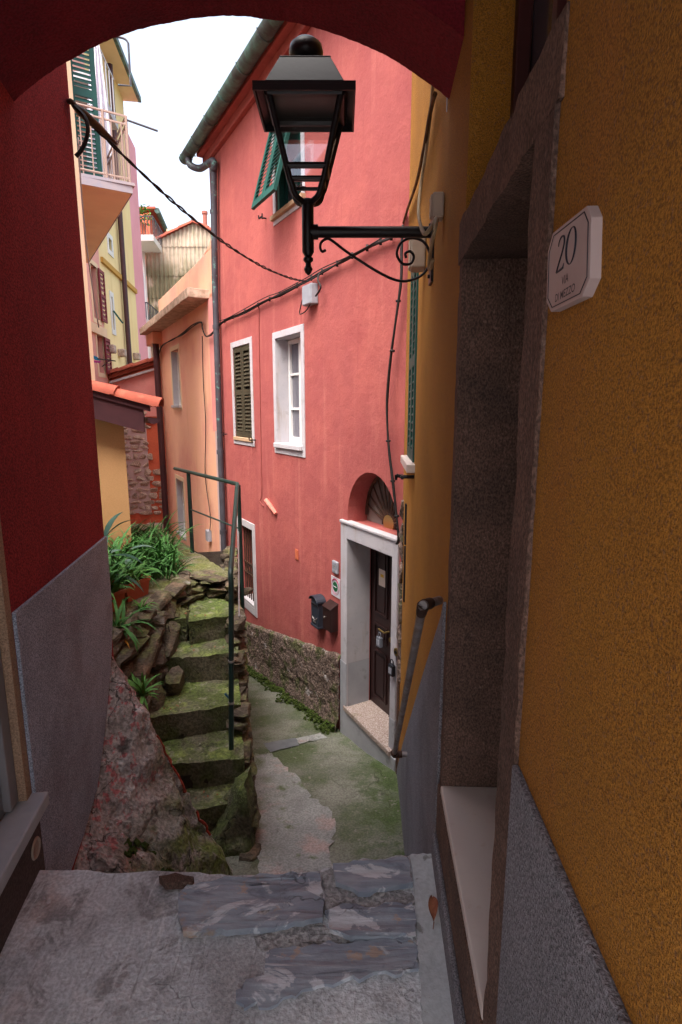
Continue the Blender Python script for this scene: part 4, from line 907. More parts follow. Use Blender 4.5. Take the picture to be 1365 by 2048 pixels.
# slate courses under the platform edge
mb = MB(); rng = random.Random(12)
for r_ in range(3):
    o = -.98
    while o < -.03:
        w = rng.uniform(.16, .34)
        mb.stone(SF.w(ss(5.16) + .06 + rng.uniform(-.02, .02), -.15 + .055 * r_, o + w / 2), (w * 1.1, .26, .06), (rng.uniform(-.05, .05), rng.uniform(-.06, .06), -R(12.6)), rng, 14); o += w * .95
mb.stone(SF.w(ss(5.16) + .10, -.004, -.24), (.46, .34, .05), (0, .02, -R(12)), rng, 20)
mb.build('slate_course', SLATEMOSS, stx, bevel=.006)
# side masonry facing the lane
mb = MB(); rng = random.Random(21)
s = -.02
while s < 3.3:
    top = stair_z(s + .08) - .02
    p = SF.w(s, 0, 0); z = lane_z(p.x, p.y) - .1
    while z < top:
        h = rng.uniform(.04, .085) if z > -1.0 else rng.uniform(.06, .13)
        w = rng.uniform(.16, .34)
        mb.stone(SF.w(s + rng.uniform(-.04, .1), min(z + h / 2, top - h * .35), -.055 + rng.uniform(-.02, .035)), (rng.uniform(.14, .2), w, h * 1.15), (rng.uniform(-.12, .12), rng.uniform(-.1, .1), R(12.6) + rng.uniform(-.15, .15)), rng, 16, .88)
        z += h * .9
    s += .16
mb.cut(.06); mb.disp(.010, 16, 4)
mb.build('side_masonry', SLATEMOSS, stx, smooth=20)
mb = MB()
mb.hexa([SF.w(-.12, -1.7, -.46), SF.w(.3, -1.7, -.46), SF.w(.3, -1.7, .03), SF.w(-.14, -1.7, .04), SF.w(.05, -1.42, -.36), SF.w(.24, -1.30, -.30), SF.w(.34, -.88, -.01), SF.w(.08, -.95, -.03)])
mb.cut(.05)
for v in mb.b.verts: v.co += noise.noise_vector(v.co * 5) * .06 + noise.noise_vector(v.co * 13) * .025 + noise.noise_vector(v.co * 31) * .010
mb.build('mossy_footing', MOSSTEP, stx, smooth=50)
mb = MB()
q = [SF.w(.0, 0, -.06), SF.w(3.3, 0, -.06), SF.w(3.3, 0, -.9), SF.w(0, 0, -.9)]
for i, s in enumerate([0.02 + .2 * j for j in range(17)]):
    t = stair_z(s + .02) - .1
    mb.hexa([SF.w(s, -2.6, -.9), SF.w(s + .2, -2.6, -.9), SF.w(s + .2, -2.6, -.07), SF.w(s, -2.6, -.07), SF.w(s, t, -.9), SF.w(s + .2, t, -.9), SF.w(s + .2, t, -.07), SF.w(s, t, -.07)])
mb.build('core_masonry', mat('dark_earth_joint', (.03, .022, .016), (.045, .035, .025), 12, rough=1, grain=(40, 1, .02)), stx)
# upper terrace
A0 = SF.w(ss(5.16), 0, -.02); A1 = Vector((-1.78, 6.35, 0)); A2 = Vector((-2.6, 7.6, 0)); A3 = Vector((-6, 7.6, 0)); A4 = Vector((-6, 3.2, 0)); A5 = Vector((-1.72, 3.2, -.03)); A6 = Vector((-1.66, 4.0, -.02)); A7 = Vector((-1.5, 5.14, 0))
mb = MB(); poly = [A0, A1, A2, A3, A4, A5, A6, A7]
vs = [mb.b.verts.new((p.x, p.y, p.z + .005)) for p in poly]
for t in geometry.tessellate_polygon([[Vector((p.x, p.y, 0)) for p in poly]]): mb.b.faces.new([vs[i] for i in t])
mb.cut(.12)
for v in mb.b.verts: v.co.z += .03 * noise.noise(v.co * 3) + .02 * noise.noise(v.co * 9)
ter = mb.build('terrace', PLATF, None, smooth=True); struct(ter, 'mossy earth terrace at the head of the stone stair')
tm = thing('terrace_wall', 'dark slate retaining wall under the planted terrace beside the stair', 'retaining wall', (-1.6, 4.2, -1.2))
mb = MB(); poly2 = [A0, A1, A2]
mb.face([A0, A1, A1 + Vector((0, 0, -3)), A0 + Vector((0, 0, -3))]); mb.face([A1, A2, A2 + Vector((0, 0, -3)), A1 + Vector((0, 0, -3))])
for a_, b_ in ((A4, A5), (A5, A6), (A6, A7)):
    dn = Vector((.34, -.02, -1.5)) if a_ is not A4 else Vector((0, 0, -1.5))
    mb.face([a_ + Vector((-.05, 0, -.03)), b_ + Vector((-.05, 0, -.03)), b_ + dn + Vector((-.05, 0, 0)), a_ + dn + Vector((-.05, 0, 0))])
mb.build('backing', MATS['dark_earth_joint'], tm)
mb = MB(); rng = random.Random(33)
def face_pt(t, h):   # t 0..1 along A5->A7, h 0..1 downward
    L = [A5, A6, A7]; u = t * 2; i = min(int(u), 1); p = L[i].lerp(L[i + 1], u - i)
    return p + Vector((.34, -.02, -1.5)) * h
t = 0
for h_i in range(20):
    h = .01 + h_i * .05; t = -.05 + rng.random() * .05
    while t < 1.02:
        w = rng.uniform(.12, .36); th = rng.uniform(.07, .13)
        if rng.random() < .2: th *= 1.7
        mb.stone(face_pt(max(0, min(1, t + w / 4)), h + rng.uniform(-.01, .01)) + Vector((rng.uniform(-.02, .035), 0, 0)), (rng.uniform(.12, .22), w * 1.15, th * .72), (rng.uniform(.05, .6), rng.uniform(-.15, .15), rng.uniform(-.3, .3)), rng, 20, .9)
        t += w / 2.1
for c_, sz, ro in (((-1.36, 4.2, -.62), (.16, .26, .36), (.5, .15, 0)), ((-1.44, 3.95, -.62), (.16, .24, .22), (.2, 0, 0)), ((-1.46, 4.45, -.34), (.14, .46, .15), (.55, 0, 0)), ((-1.5, 4.0, -.28), (.16, .55, .16), (.35, 0, 0)), ((-1.42, 4.7, -.26), (.15, .3, .14), (.5, 0, 0)), ((-1.33, 4.42, -.55), (.13, .13, .24), (.2, 0, 0))):
    mb.stone(c_, sz, ro, rng, 22)
mb.cut(.07); mb.disp(.006, 26, 9)
mb.build('slate_rubble', SLATEMOSS, tm, bevel=.004)

# railing in dark green tube
gr = thing('stair_railing', 'dark green tubular railing along the stone stair and terrace edge', 'railing', SF.w(.4, -1.2, .04))
Y0 = 3.72
pA = at_y(463, 1525, Y0); pB = at_y(463, 1165, Y0); pB2 = at_y(461.5, 1148, Y0 + .01); pC = at_y(475, 968, 5.1)
pD = pC.copy(); pE = at_z(350, 937, pC.z)
pC1 = pB2.lerp(pC, .975); 
mb = MB(); rr3 = .019
mb.tube([pA, pB, pB2, pB2.lerp(pC, .06)], rr3, 10); mb.build('post', GREENR, gr, smooth=60)
dre = (pE - pC).normalized()
mb = MB(); mb.tube([pB2.lerp(pC, .04), pC1, pC + Vector((0, 0, .0)), pC + dre * .05, pE], rr3, 10); mb.build('handrail', GREENR, gr, smooth=60)
f_ = pC + Vector((.0, 0, 0)); mb = MB(); mb.tube([pC + Vector((.012, -.0, -.01)), Vector((pC.x + .012, pC.y, -.42))], rr3, 10); mb.build('post', GREENR, gr, smooth=60)
pM = pC.lerp(pE, .74); mb = MB(); mb.tube([pM, Vector((pM.x, pM.y, -.05))], .022, 10); mb.build('post', GREENR, gr, smooth=60)
m0 = Vector((pM.x, pM.y, pM.z - .42)); m1 = Vector((pC.x, pC.y, pC.z - .42)); mb = MB(); mb.tube([m0, m1], .009, 8); mb.build('mid_rail', GREENR, gr)
mb = MB(); mb.tube([Vector((pC.x, pC.y - .02, pC.z - .45)), pB2 + Vector((.03, .1, -.35))], .006, 6); mb.build('wire_tie', SILVER, gr)
for py in (1322, 1405):
    mb = MB(); q = at_y(463, py, Y0); mb.lathe(q, [(.022, -.008), (.024, 0), (.022, .008)], 10); mb.build('clamp_band', SILVER, gr)
mb = MB(); q = at_y(455, 1392, Y0); mb.box(q, (.05, .012, .012), ry=R(50)); mb.build('cable_tie', BLUEPL, gr)

# ================================================================== PAINTED ROCK BUTTRESS
mb = MB(); NU, NV = 70, 80
Lc = [(.28, -.30), (.5, -.27), (.72, -.2), (.86, -.08), (.98, .06), (1.08, .2), (1.17, .33)]
def lcurve(v):
    u = v * (len(Lc) - 1); i = min(int(u), len(Lc) - 2); t = u - i
    s = Lc[i][0] + (Lc[i + 1][0] - Lc[i][0]) * t; z = Lc[i][1] + (Lc[i + 1][1] - Lc[i][1]) * t
    return LW.w(s, z - .02, -.01)
P10 = Vector((-.40, 2.28, -1.15)); P11 = at_y(462, 1745, 2.78); PT = LW.w(1.175, .33, .0)
rows = []
for j in range(NV + 1):
    v = j / NV; a_ = lcurve(v); b_ = P10.lerp(P11, v); row = []
    for i in range(NU + 1):
        u = i / NU; p = a_.lerp(b_, u)
        bul = math.sin(math.pi * u) * math.sin(math.pi * min(1, v * .9 + .1))
        p += Vector((.35, -.65, .5)).normalized() * (.08 * bul)
        # a ledge low down
        q = p * 1.0
        env = min(1, u * 8) * min(1, (1 - v) * 10 + .15)
        p += noise.noise_vector(q * 3.2) * .085 * env + noise.noise_vector(q * 8.5) * .042 * env + noise.noise_vector(q * 22) * .018 * min(1, u * 8)
        row.append(mb.b.verts.new(p))
    rows.append(row)
for a_, c_ in zip(rows, rows[1:]):
    for i in range(NU): mb.b.faces.new([a_[i], a_[i + 1], c_[i + 1], c_[i]])
ridge = rows[-1]
back = [mb.b.verts.new(v.co + Vector((-.01, .05, -.03))) for v in ridge]; deep = [mb.b.verts.new((v.co.x - .12, v.co.y + .12, -1.9)) for v in ridge]
for i in range(NU):
    mb.b.faces.new([ridge[i], ridge[i + 1], back[i + 1], back[i]]); mb.b.faces.new([back[i], back[i + 1], deep[i + 1], deep[i]])
ridge_pts = [v.co.copy() for v in ridge]
low = [mb.b.verts.new(v.co + Vector((0, -.02, -.9))) for v in rows[0]]
for i in range(NU): mb.b.faces.new([rows[0][i + 1], rows[0][i], low[i], low[i + 1]])
rb = thing('rock_buttress', 'rough rock buttress flecked with red paint at the foot of the red house', 'rock', (-.9, 2.4, -1.2))
mb.build('rock', ROCK, rb, smooth=True)
mb = MB()
rng = random.Random(4)
for a_, b_ in ((26, 44), (50, 58)):
    pts_ = [ridge_pts[i] + Vector((.012, -.012, .006)) for i in range(a_, b_)]
    mb.tube(pts_, [.004 + .012 * abs(noise.noise(p * 20)) for p in pts_], 6)
mb.build('paint_edge', REDPAINT, rb)
mb = MB(); rng = random.Random(6)
for i in range(60):
    j = rng.randint(3, 26); k = rng.randint(18, 42); p = rows_p = None
    u, v = rng.uniform(.2, .5), rng.uniform(.1, .32)
    p = lcurve(v).lerp(P10.lerp(P11, v), u) + Vector((.35, -.65, .5)).normalized() * .06
    mb.stone(p, (rng.uniform(.03, .07), rng.uniform(.03, .07), rng.uniform(.02, .045)), (0, 0, rng.random() * 3), rng, 9)
mb.build('moss_clump', MOSS, rb)

# ================================================================== STREET LAMP
AX, AY = -.145, 2.615
LY0 = AY
def squash(mb, k=.84):
    for v in mb.b.verts: v.co.y = LY0 + (v.co.y - LY0) * k
    return mb
lp = thing('street_lamp', 'black iron square street lantern on a scrolled wall bracket', 'street lamp', (AX, AY, 2.19))
Q2 = math.sqrt(2)
mb = MB(); mb.lathe((AX, AY, 0), [(.150 * Q2, 2.872), (.158 * Q2, 2.885), (.104 * Q2, 2.992), (.104 * Q2, 2.999), (.07, 3.001)], 4, rz=R(45)); squash(mb); mb.build('hood', IRON, lp, bevel=.003)
mb = MB(); mb.lathe((AX, AY, 0), [(.045, 2.998), (.062, 3.008), (.045, 3.018), (.04, 3.024), (.066, 3.036), (.072, 3.056), (.066, 3.08), (.046, 3.097), (.0, 3.102)], 20); mb.build('finial', IRON, lp, smooth=50)
mb = MB()
for a_ in range(4):
    c_, s_ = math.cos(a_ * math.pi / 2), math.sin(a_ * math.pi / 2)
    rot = lambda x, y, z: (AX + x * c_ - y * s_, AY + x * s_ + y * c_, z)
    h, w0 = .203, .160
    mb.hexa([rot(-h, -h, 2.868), rot(h, -h, 2.868), rot(w0, -w0, 2.884), rot(-w0, -w0, 2.884), rot(-h, -h, 2.878), rot(h, -h, 2.878), rot(w0, -w0, 2.894), rot(-w0, -w0, 2.894)])
    mb.hexa([rot(-h, -h, 2.845), rot(h, -h, 2.845), rot(h - .008, -h + .008, 2.845), rot(-h + .008, -h + .008, 2.845), rot(-h, -h, 2.8679), rot(h, -h, 2.8679), rot(h - .008, -h + .008, 2.8679), rot(-h + .008, -h + .008, 2.8679)])

for v in mb.b.verts: v.co.z -= .012
squash(mb); mb.build('brim', IRON, lp)
mb = MB()
def sqring(half, z, r):
    p = [(AX + half * x, AY + half * y, z) for x, y in ((-1, -1), (1, -1), (1, 1), (-1, 1))]
    for i in range(4): mb.tube([p[i], p[(i + 1) % 4]], r, 6)
for x, y in ((-1, -1), (1, -1), (1, 1), (-1, 1)):
    P = lambda half, z: Vector((AX + half * x, AY + half * y, z))
    mb.tube(smoothpath([P(.150, 2.868), P(.11, 2.71), P(.075, 2.57), P(.062, 2.535), P(.05, 2.50), P(.022, 2.482), P(.0, 2.48)], 3), .0125, 8)
sqring(.149, 2.852, .017); sqring(.082, 2.603, .013); sqring(.072, 2.558, .008)
squash(mb); mb.build('lantern_frame', IRON, lp, smooth=50)
mb = MB()
for a_ in range(4):
    c_, s_ = math.cos(a_ * math.pi / 2), math.sin(a_ * math.pi / 2)
    rot = lambda x, y, z: (AX + x * c_ - y * s_, AY + x * s_ + y * c_, z)
    mb.face([rot(-.078, -.080, 2.60), rot(.078, -.080, 2.60), rot(.143, -.145, 2.85), rot(-.143, -.145, 2.85)])
gl = squash(mb).build('lantern_glass', CLEAR, lp)
mb = MB(); mb.lathe((AX, AY, 0), [(.004, 2.185), (.014, 2.195), (.020, 2.21), (.013, 2.225), (.012, 2.235), (.022, 2.245), (.022, 2.255), (.015, 2.262), (.026, 2.28), (.026, 2.47), (.034, 2.475), (.034, 2.485), (.02, 2.495)], 14); mb.build('post', IRON, lp, smooth=45)
wl = RW.px(872, 470)[0]; wp = RW.w(wl, 0, 0)
nrm = RW.n.to_3d()
a1_ = Vector((AX, AY, 2.363)); wy = RW.w(.858, 2.363, 0)
mb = MB(); mb.tube([a1_, wy], .0235, 14); mb.tube([a1_ + (wy - a1_).normalized() * .02, a1_ + (wy - a1_).normalized() * .045], .031, 14); mb.build('arm', IRON, lp, smooth=50)
mb = MB(); mb.fbox(RW, .81, .905, 2.15, 2.42, .0, .012)
for z in (2.18, 2.39): mb.tube([RW.w(.857, z, .01), RW.w(.857, z, .022)], .009, 8)
mb.build('wall_plate', IRON, lp, bevel=.002)
spx = [(652, 500), (645, 503), (641, 496), (643, 485), (653, 478), (664, 481), (700, 508), (760, 546), (800, 562), (832, 557), (853, 541), (861, 515), (850, 486), (826, 476), (803, 485), (794, 508), (805, 527), (822, 527), (828, 513), (821, 503), (811, 507), (813, 516)]
mb = MB(); mb.tube(smoothpath([at_y(x, y, AY + (x - 617) / 260 * .03) for x, y in spx], 5), .0062, 6); mb.build('scroll', IRON, lp, smooth=60)

# ================================================================== HOUSE NUMBER PLAQUE
pq = thing('house_number_plaque', 'pale marble plaque with clipped corners numbered 20 on the ochre wall', 'plaque', RW.w(-1.04, 1.72, 0))
fo = .013
face = [(1106, 466), (1174, 411), (1183, 434), (1180, 556), (1164, 594), (1102, 624), (1093, 604), (1096, 504)]
fs = [RW.px(x, y, fo) for x, y in face]
mb = MB(); mb.prism([RW.w(s, z, -.001) for s, z in fs], RW.n.to_3d() * (fo + .001)); mb.build('slab', PLAQ, pq, bevel=.0012)
cx_ = sum(p[0] for p in fs) / 8; cz_ = sum(p[1] for p in fs) / 8
mb = MB(); ins = [(cx_ + (s - cx_) * .90, cz_ + (z - cz_) * .90) for s, z in fs]
mb.tube([RW.w(s, z, fo + .0002) for s, z in ins], .0008, 5, closed=True); mb.build('border_line', INK, pq)
def fit_text(body, name, F, o, sl, sr, z0, z1, m, parent, narrow=1.0, bold=0.0):
    cu = bpy.data.curves.new(name, 'FONT'); cu.body = body; cu.extrude = .0; cu.offset = bold
    t = bpy.data.objects.new(name + '_curve', cu); COL.objects.link(t)
    dg = bpy.context.evaluated_depsgraph_get(); me = bpy.data.meshes.new_from_object(t.evaluated_get(dg))
    bpy.data.objects.remove(t); 
    xs_ = [v.co.x for v in me.vertices]; ys2 = [v.co.y for v in me.vertices]
    x0, x1, y0, y1 = min(xs_), max(xs_), min(ys2), max(ys2)
    base = BASE[parent.name]
    for v in me.vertices:
        u = (v.co.x - x0) / (x1 - x0); w_ = (v.co.y - y0) / (y1 - y0)
        v.co = F.w(sl + (sr - sl) * u, z0 + (z1 - z0) * w_, o) - base
    me.materials.append(m); ob = bpy.data.objects.new(name, me); COL.objects.link(ob); ob.parent = parent; BASE[ob.name] = base
    return ob
def pxs(x, y): return RW.px(x, y, fo)
mb = MB()
# the two numerals as drawn strokes of changing width
sl, sr = pxs(1117, 500)[0], pxs(1153, 480)[0]; zb = (pxs(1120, 541)[1] + pxs(1143, 528)[1]) / 2; zt2 = (pxs(1122, 473)[1] + pxs(1147, 456)[1]) / 2
def U(u, w_): return RW.w(sl + (sr - sl) * u, zb + (zt2 - zb) * w_, fo + .0003)
mb.tube(smoothpath([U(.02, .78), U(.05, .9), U(.17, 1.0), U(.32, .95), U(.37, .78), U(.30, .55), U(.12, .25), U(.0, .02)], 4), [.0006 + .0007 * min(1, i / 8) for i in range(29)], 5)
mb.tube([U(.0, .02), U(.25, .03), U(.38, .04), U(.41, .16)], [.001, .0015, .0015, .0005], 5)
pts = [U(.76 + .24 * math.cos(t), .5 + .5 * math.sin(t)) for t in [2 * math.pi * i / 32 for i in range(32)]]
mb.tube(pts, [.0006 + .0012 * abs(math.cos(2 * math.pi * i / 32)) for i in range(32)], 5, closed=True)
mb.build('numerals', INK, pq)
fit_text('VIA', 'lettering', RW, fo + .0006, pxs(1125, 555)[0], pxs(1138.5, 550)[0], pxs(1132, 566)[1], pxs(1132, 549)[1], INK, pq, bold=.01)
fit_text('DI MEZZO', 'lettering', RW, fo + .0006, pxs(1112, 595)[0], pxs(1151, 577)[0], pxs(1132, 593)[1], pxs(1132, 577)[1], INK, pq, bold=.01)

# ================================================================== BOXES AND CABLES ON THE OCHRE WALL
jbox('junction_box', 'small beige conduit box high on the ochre wall above the lamp bracket', RW, 876, 414, .06, .09, .045, PLASTICB)
jbox('junction_box', 'larger beige box on the ochre wall just behind the lamp bracket plate', RW, 836, 508, .11, .155, .075, PLASTICB)
def cable(name, label, pts, r, m, sub=5, cat='cable', n=6, wob=0):
    mb = MB(); P = smoothpath(pts, sub)
    mb.tube(P, r, n); return tag(mb.build(name, m, None, smooth=True), label, cat)
cable('conduit_cable', 'beige cable looping from the archway down into the conduit box', [RW.pw(868, 150, .02), RW.pw(862, 220, .02), RW.pw(853, 300, .03), RW.pw(841, 380, .05), RW.pw(838, 430, .07), RW.pw(848, 466, .09), RW.pw(862, 456, .07), RW.pw(873, 436, .04)], .0075, CABLEP)
cable('conduit_cable', 'short beige cable hanging from the conduit box beside the bracket plate', [RW.pw(874, 438, .045), RW.pw(870, 460, .06), RW.pw(862, 500, .06), RW.pw(858, 532, .05), RW.pw(861, 538, .045), RW.pw(866, 520, .045)], .007, CABLEP)
mb = MB()
for k in range(3):
    base_ = [(870, 190), (861, 225), (848, 300), (832, 370), (815, 420), (806, 450)]
    P = [RW.pw(x, y, .02 + .008 * k) + Vector((0, .012 * math.sin(i * 2.1 + k * 2), 0)) for i, (x, y) in enumerate(base_)]
    mb.tube(smoothpath(P, 6), .0085, 6)
tag(mb.build('cable_bundle', CABLEO, None, smooth=True), 'ochre painted cable bundle running down the ochre wall from the arch', 'cable')
mb = MB()
P = [(806, 450), (803, 500), (802, 560), (792, 640), (782, 720), (776, 790), (775, 840), (778, 900), (785, 960), (792, 1020), (798, 1075), (795, 1088)]
for k in range(2): mb.tube(smoothpath([FP.pw(x + k * 1.5 * math.sin(i), y, .06 + .01 * k) for i, (x, y) in enumerate(P)], 6), .0095, 6)
for y, x in ((600, 797), (700, 785), (880, 777), (960, 786), (1030, 794)): mb.tube([FP.pw(x, y, .065), FP.pw(x, y + 4, .065)], .02, 8)
tag(mb.build('drop_cable', CABLE, None, smooth=True), 'long black cable hanging down beside the arched door', 'cable')
mb = MB(); rng = random.Random(9)
P = [(800, 468), (775, 478), (735, 497), (690, 520), (645, 545), (612, 563), (560, 590), (530, 604), (490, 624), (455, 640), (438, 650)]
for k in range(4):
    mb.tube(smoothpath([FP.pw(x, y + rng.uniform(-3, 3) - (6 if k == 3 else 0), .03 + .008 * k + .05 * max(0, (450 - x) / 20)) for x, y in P], 5), .008 if k < 3 else .005, 6)
P2 = [(432, 655), (424, 668), (412, 672), (405, 655), (403, 645), (385, 652), (365, 668), (345, 680), (325, 692), (318, 710)]
for k in range(3):
    mb.tube(smoothpath([PP.pw(x, y + rng.uniform(-2, 2), .05 + .01 * k) for x, y in P2], 5), .009, 6)
for k in range(16):
    i = k / 15 * (len(P) - 1); j = min(int(i), len(P) - 2); x = P[j][0] + (P[j + 1][0] - P[j][0]) * (i - j); y = P[j][1] + (P[j + 1][1] - P[j][1]) * (i - j)
    mb.box(FP.pw(x, y - 1, .03), (.02, .02, .05))
mb.tube(smoothpath([FP.pw(640, 545, .04), FP.pw(636, 560, .07), FP.pw(642, 575, .08), FP.pw(632, 592, .06)], 5), .009, 6)
mb.tube(smoothpath([FP.pw(608, 590, .05), FP.pw(602, 612, .06), FP.pw(600, 628, .06), FP.pw(612, 622, .06), FP.pw(622, 606, .06)], 5), .006, 6)
tag(mb.build('cable_bundle', CABLE, None, smooth=True), 'sagging black cable bundle clipped across the pink and peach facades', 'cable')
cable('telephone_wire', 'thin painted wire running straight down the pink wall between the windows', [FP.pw(518, 612, .01), FP.pw(519, 700, .008), FP.pw(522, 880, .008), FP.pw(524, 985, .008), FP.pw(520, 1002, .02), FP.pw(527, 1012, .01)], .0055, mat('painted_wire', (.3, .07, .06), rough=.8))
cable('dangling_wire', 'thin dark wire dangling down the peach wall to the small box', [PP.pw(405, 672, .03), PP.pw(407, 760, .03), PP.pw(412, 850, .04), PP.pw(411, 950, .03), PP.pw(421, 1030, .05), PP.pw(420, 1062, .03)], .008, CABLE)
# overhead twisted wire
w0 = LW.pw(146, 209, .03); w1 = FP.pw(614, 563, .06)
mb = MB(); NW = 120
for k in range(2):
    pts = []
    for i in range(NW + 1):
        t = i / NW; p = w0.lerp(w1, t); p.z -= .16 * 4 * t * (1 - t)
        th = t * 26 * 2 * math.pi / 2 + k * math.pi; tw2 = .0055 * (1 + .4 * math.sin(t * 31))
        side = Vector((.5, -.6, 0)).normalized()
        pts.append(p + side * tw2 * math.cos(th) + Vector((0, 0, 1)) * tw2 * math.sin(th))
    mb.tube(pts, .0055, 5)
tag(mb.build('overhead_wire', CABLE, None, smooth=True), 'twisted black overhead wire strung across the alley', 'cable')
dirw = (w1 - w0).normalized(); dirw.z -= .1; dirw.normalize()
hk = thing('wire_anchor', 'rusty hook and brown tension clamp holding the overhead wire to the red house', 'wire anchor', w0 - Vector((0, 0, .1)))
mb = MB(); q0 = LW.pw(138, 203, 0); mb.tube(smoothpath([q0, LW.pw(142, 203, .03), w0 + Vector((0, 0, .006)), w0 + dirw * .03], 4), .012, 8); mb.build('hook', RUSTIRON, hk, smooth=60)
mb = MB(); mb.tube([w0 + dirw * .0, w0 + dirw * .05, w0 + dirw * .16, w0 + dirw * .30], [.010, .022, .020, .006], 8); mb.build('tension_clamp', mat('brown_clamp', (.08, .04, .018), (.03, .02, .015), 20, rough=.5), hk, smooth=60)
mb = MB()
for k in range(2): mb.tube(smoothpath([w0 + Vector((0, .01 * k, 0)), w0 + Vector((.05, .0, -.05)), w0 + Vector((.06, .0, -.11)), w0 + Vector((.03, .0, -.18)), w0 + Vector((-.005, .0, -.215))], 5), .009, 6)
mb.build('tail_loop', CABLE, hk, smooth=60)
cable('white_cord', 'thin white cord hanging down in front of the cream balcony', [at_y(157, 275, 3.3), at_y(163, 380, 3.3), at_y(176, 510, 3.3), at_y(198, 655, 3.3)], .0035, CORD)

# ================================================================== PIPE HANDRAIL
hr = thing('pipe_handrail', 'rusty galvanised pipe handrail fixed to the ochre wall above the hidden steps', 'handrail', RW.w(1, -1, .1))
o_ = .095
P0 = RW.w(.09, .93, .0); P0b = RW.w(.15, RW.px(890, 1198, o_)[1] , o_)
E1 = RW.pw(846, 1211, o_); B1 = RW.pw(789, 1508, o_); s_, z_ = RW.px(789, 1508, o_)
mb = MB(); mb.tube([RW.w(.085, .945, .022), E1], .015, 12); mb.build('upper_pipe', PIPE, hr, smooth=60)
mb = MB(); mb.tube([E1, B1], .015, 12); mb.build('sloping_pipe', PIPE, hr, smooth=60)
mb = MB(); mb.tube([B1, RW.w(s_, z_, 0)], .018, 12); mb.build('lower_pipe', PIPE, hr, smooth=60)
du = (RW.w(.085, .945, .022) - E1).normalized(); dd_ = (B1 - E1).normalized()
mb = MB(); mb.tube([E1 + du * .075, E1 + du * .065, E1 + du * .045, E1 + du * .02, E1 + (du + dd_) * .006, E1 + dd_ * .03, E1 + dd_ * .06], [.019, .020, .018, .020, .0215, .019, .0175], 12); mb.build('elbow', RUSTIRON, hr, smooth=60)
mb = MB(); nn_ = RW.n.to_3d(); mb.tube([B1 - dd_ * .05, B1 - dd_ * .02, B1, B1 - nn_ * .03, B1 - nn_ * .05], [.022, .024, .026, .024, .022], 12); mb.build('elbow', RUSTIRON, hr, smooth=60)

# ================================================================== LEAVES, POTS, PLANTS
mb = MB(); c_ = at_z(866, 1824, .017); n_ = 9
for i in range(n_):
    t = i / (n_ - 1); w = .016 * math.sin(math.pi * min(1, t * .92 + .06)) ** .8
    p = c_ + Vector((.006 - .01 * t, .045 - .09 * t, .010 + .018 * t * (1 - t)))
    a_ = [mb.b.verts.new(p + Vector((-w, 0, .010))), mb.b.verts.new(p), mb.b.verts.new(p + Vector((w, .004, .014 * math.sin(3 * t))))]
    if i:
        for k in range(2): mb.b.faces.new([prev[k], prev[k + 1], a_[k + 1], a_[k]])
    prev = a_
mb.tube([c_ + Vector((-.004, -.045, .01)), c_ + Vector((-.01, -.065, .006))], .0015, 5)
tag(mb.build('fallen_leaf', DRY, None, smooth=True), 'curled dry brown leaf lying on the grey cement strip', 'leaf')

def leaf(mb, base, az, L, w, elev, bend, rng, seg=7, fold=.25, tip=1.6, wbase=.55):
    p = Vector(base); th = elev; prev = None; d = Vector((math.cos(az), math.sin(az), 0)); side = Vector((-math.sin(az), math.cos(az), 0))
    tw_ = rng.uniform(-.4, .4)
    for i in range(seg + 1):
        t = i / seg
        ww = w * (wbase + (1 - wbase) * math.sin(math.pi * min(.5, t * .9))) * max(.02, (1 - t ** 3)) if t < 1 else w * .02
        fwd = d * math.cos(th) + Vector((0, 0, math.sin(th))); up = -d * math.sin(th) + Vector((0, 0, math.cos(th)))
        sd_ = side * math.cos(tw_ * t) + up * math.sin(tw_ * t)
        a_ = [mb.b.verts.new(p - sd_ * ww / 2 + up * ww * fold), mb.b.verts.new(p), mb.b.verts.new(p + sd_ * ww / 2 + up * ww * fold)]
        if prev:
            for k in range(2): mb.b.faces.new([prev[k], prev[k + 1], a_[k + 1], a_[k]])
        prev = a_
        p = p + fwd * (L / seg); th -= bend / seg * (.4 + 1.2 * t)
def strap_plant(name, label, base, n, L, w, seed, m=LEAF, spread=.05, elev=(R(45), R(85)), bend=(R(70), R(150)), azr=None, cat='plant', group='strap leaved plants on the terrace', loose=0.0):
    rng = random.Random(seed); mb = MB(); base = Vector(base)
    for i in range(n):
        az = rng.uniform(0, 2 * math.pi) if azr is None else rng.uniform(*azr)
        b_ = base + Vector((rng.uniform(-1, 1) * spread, rng.uniform(-1, 1) * spread, 0))
        leaf(mb, b_, az, L * rng.uniform(.45, 1.1), w * rng.uniform(.8, 1.5), rng.uniform(*elev), rng.uniform(*bend), rng)
    return tag(mb.build(name, m, None, smooth=True, recalc=False), label, cat, group)
def trough(label, c, rz, L=.30, Wd=.17, H=.15):
    t = thing('terracotta_planter', label, 'planter', c, 'terracotta planters on the terrace wall')
    M = Matrix.Translation(Vector(c)) @ Matrix.Rotation(rz, 4, 'Z')
    mb = MB(); x, y = L / 2, Wd / 2
    def rg(k, z, dx=0): return [M @ Vector(q) for q in ((-x * k + dx, -y * k + dx, z), (x * k - dx, -y * k + dx, z), (x * k - dx, y * k - dx, z), (-x * k + dx, y * k - dx, z))]
    loops = [rg(.86, 0), rg(.96, H - .035), rg(1.04, H - .034), rg(1.05, H), rg(.98, H), rg(.92, H - .04)]
    vv = [[mb.b.verts.new(p) for p in l] for l in loops]
    for a_, b_ in zip(vv, vv[1:]):
        for k in range(4): mb.b.faces.new([a_[k], a_[(k + 1) % 4], b_[(k + 1) % 4], b_[k]])
    mb.b.faces.new(vv[0][::-1]); mb.build('pot', TERRA, t, bevel=.005)
    mb = MB(); mb.face(rg(.935, H - .03)); mb.cut(.06); mb.build('soil', SOIL, t)
    return M
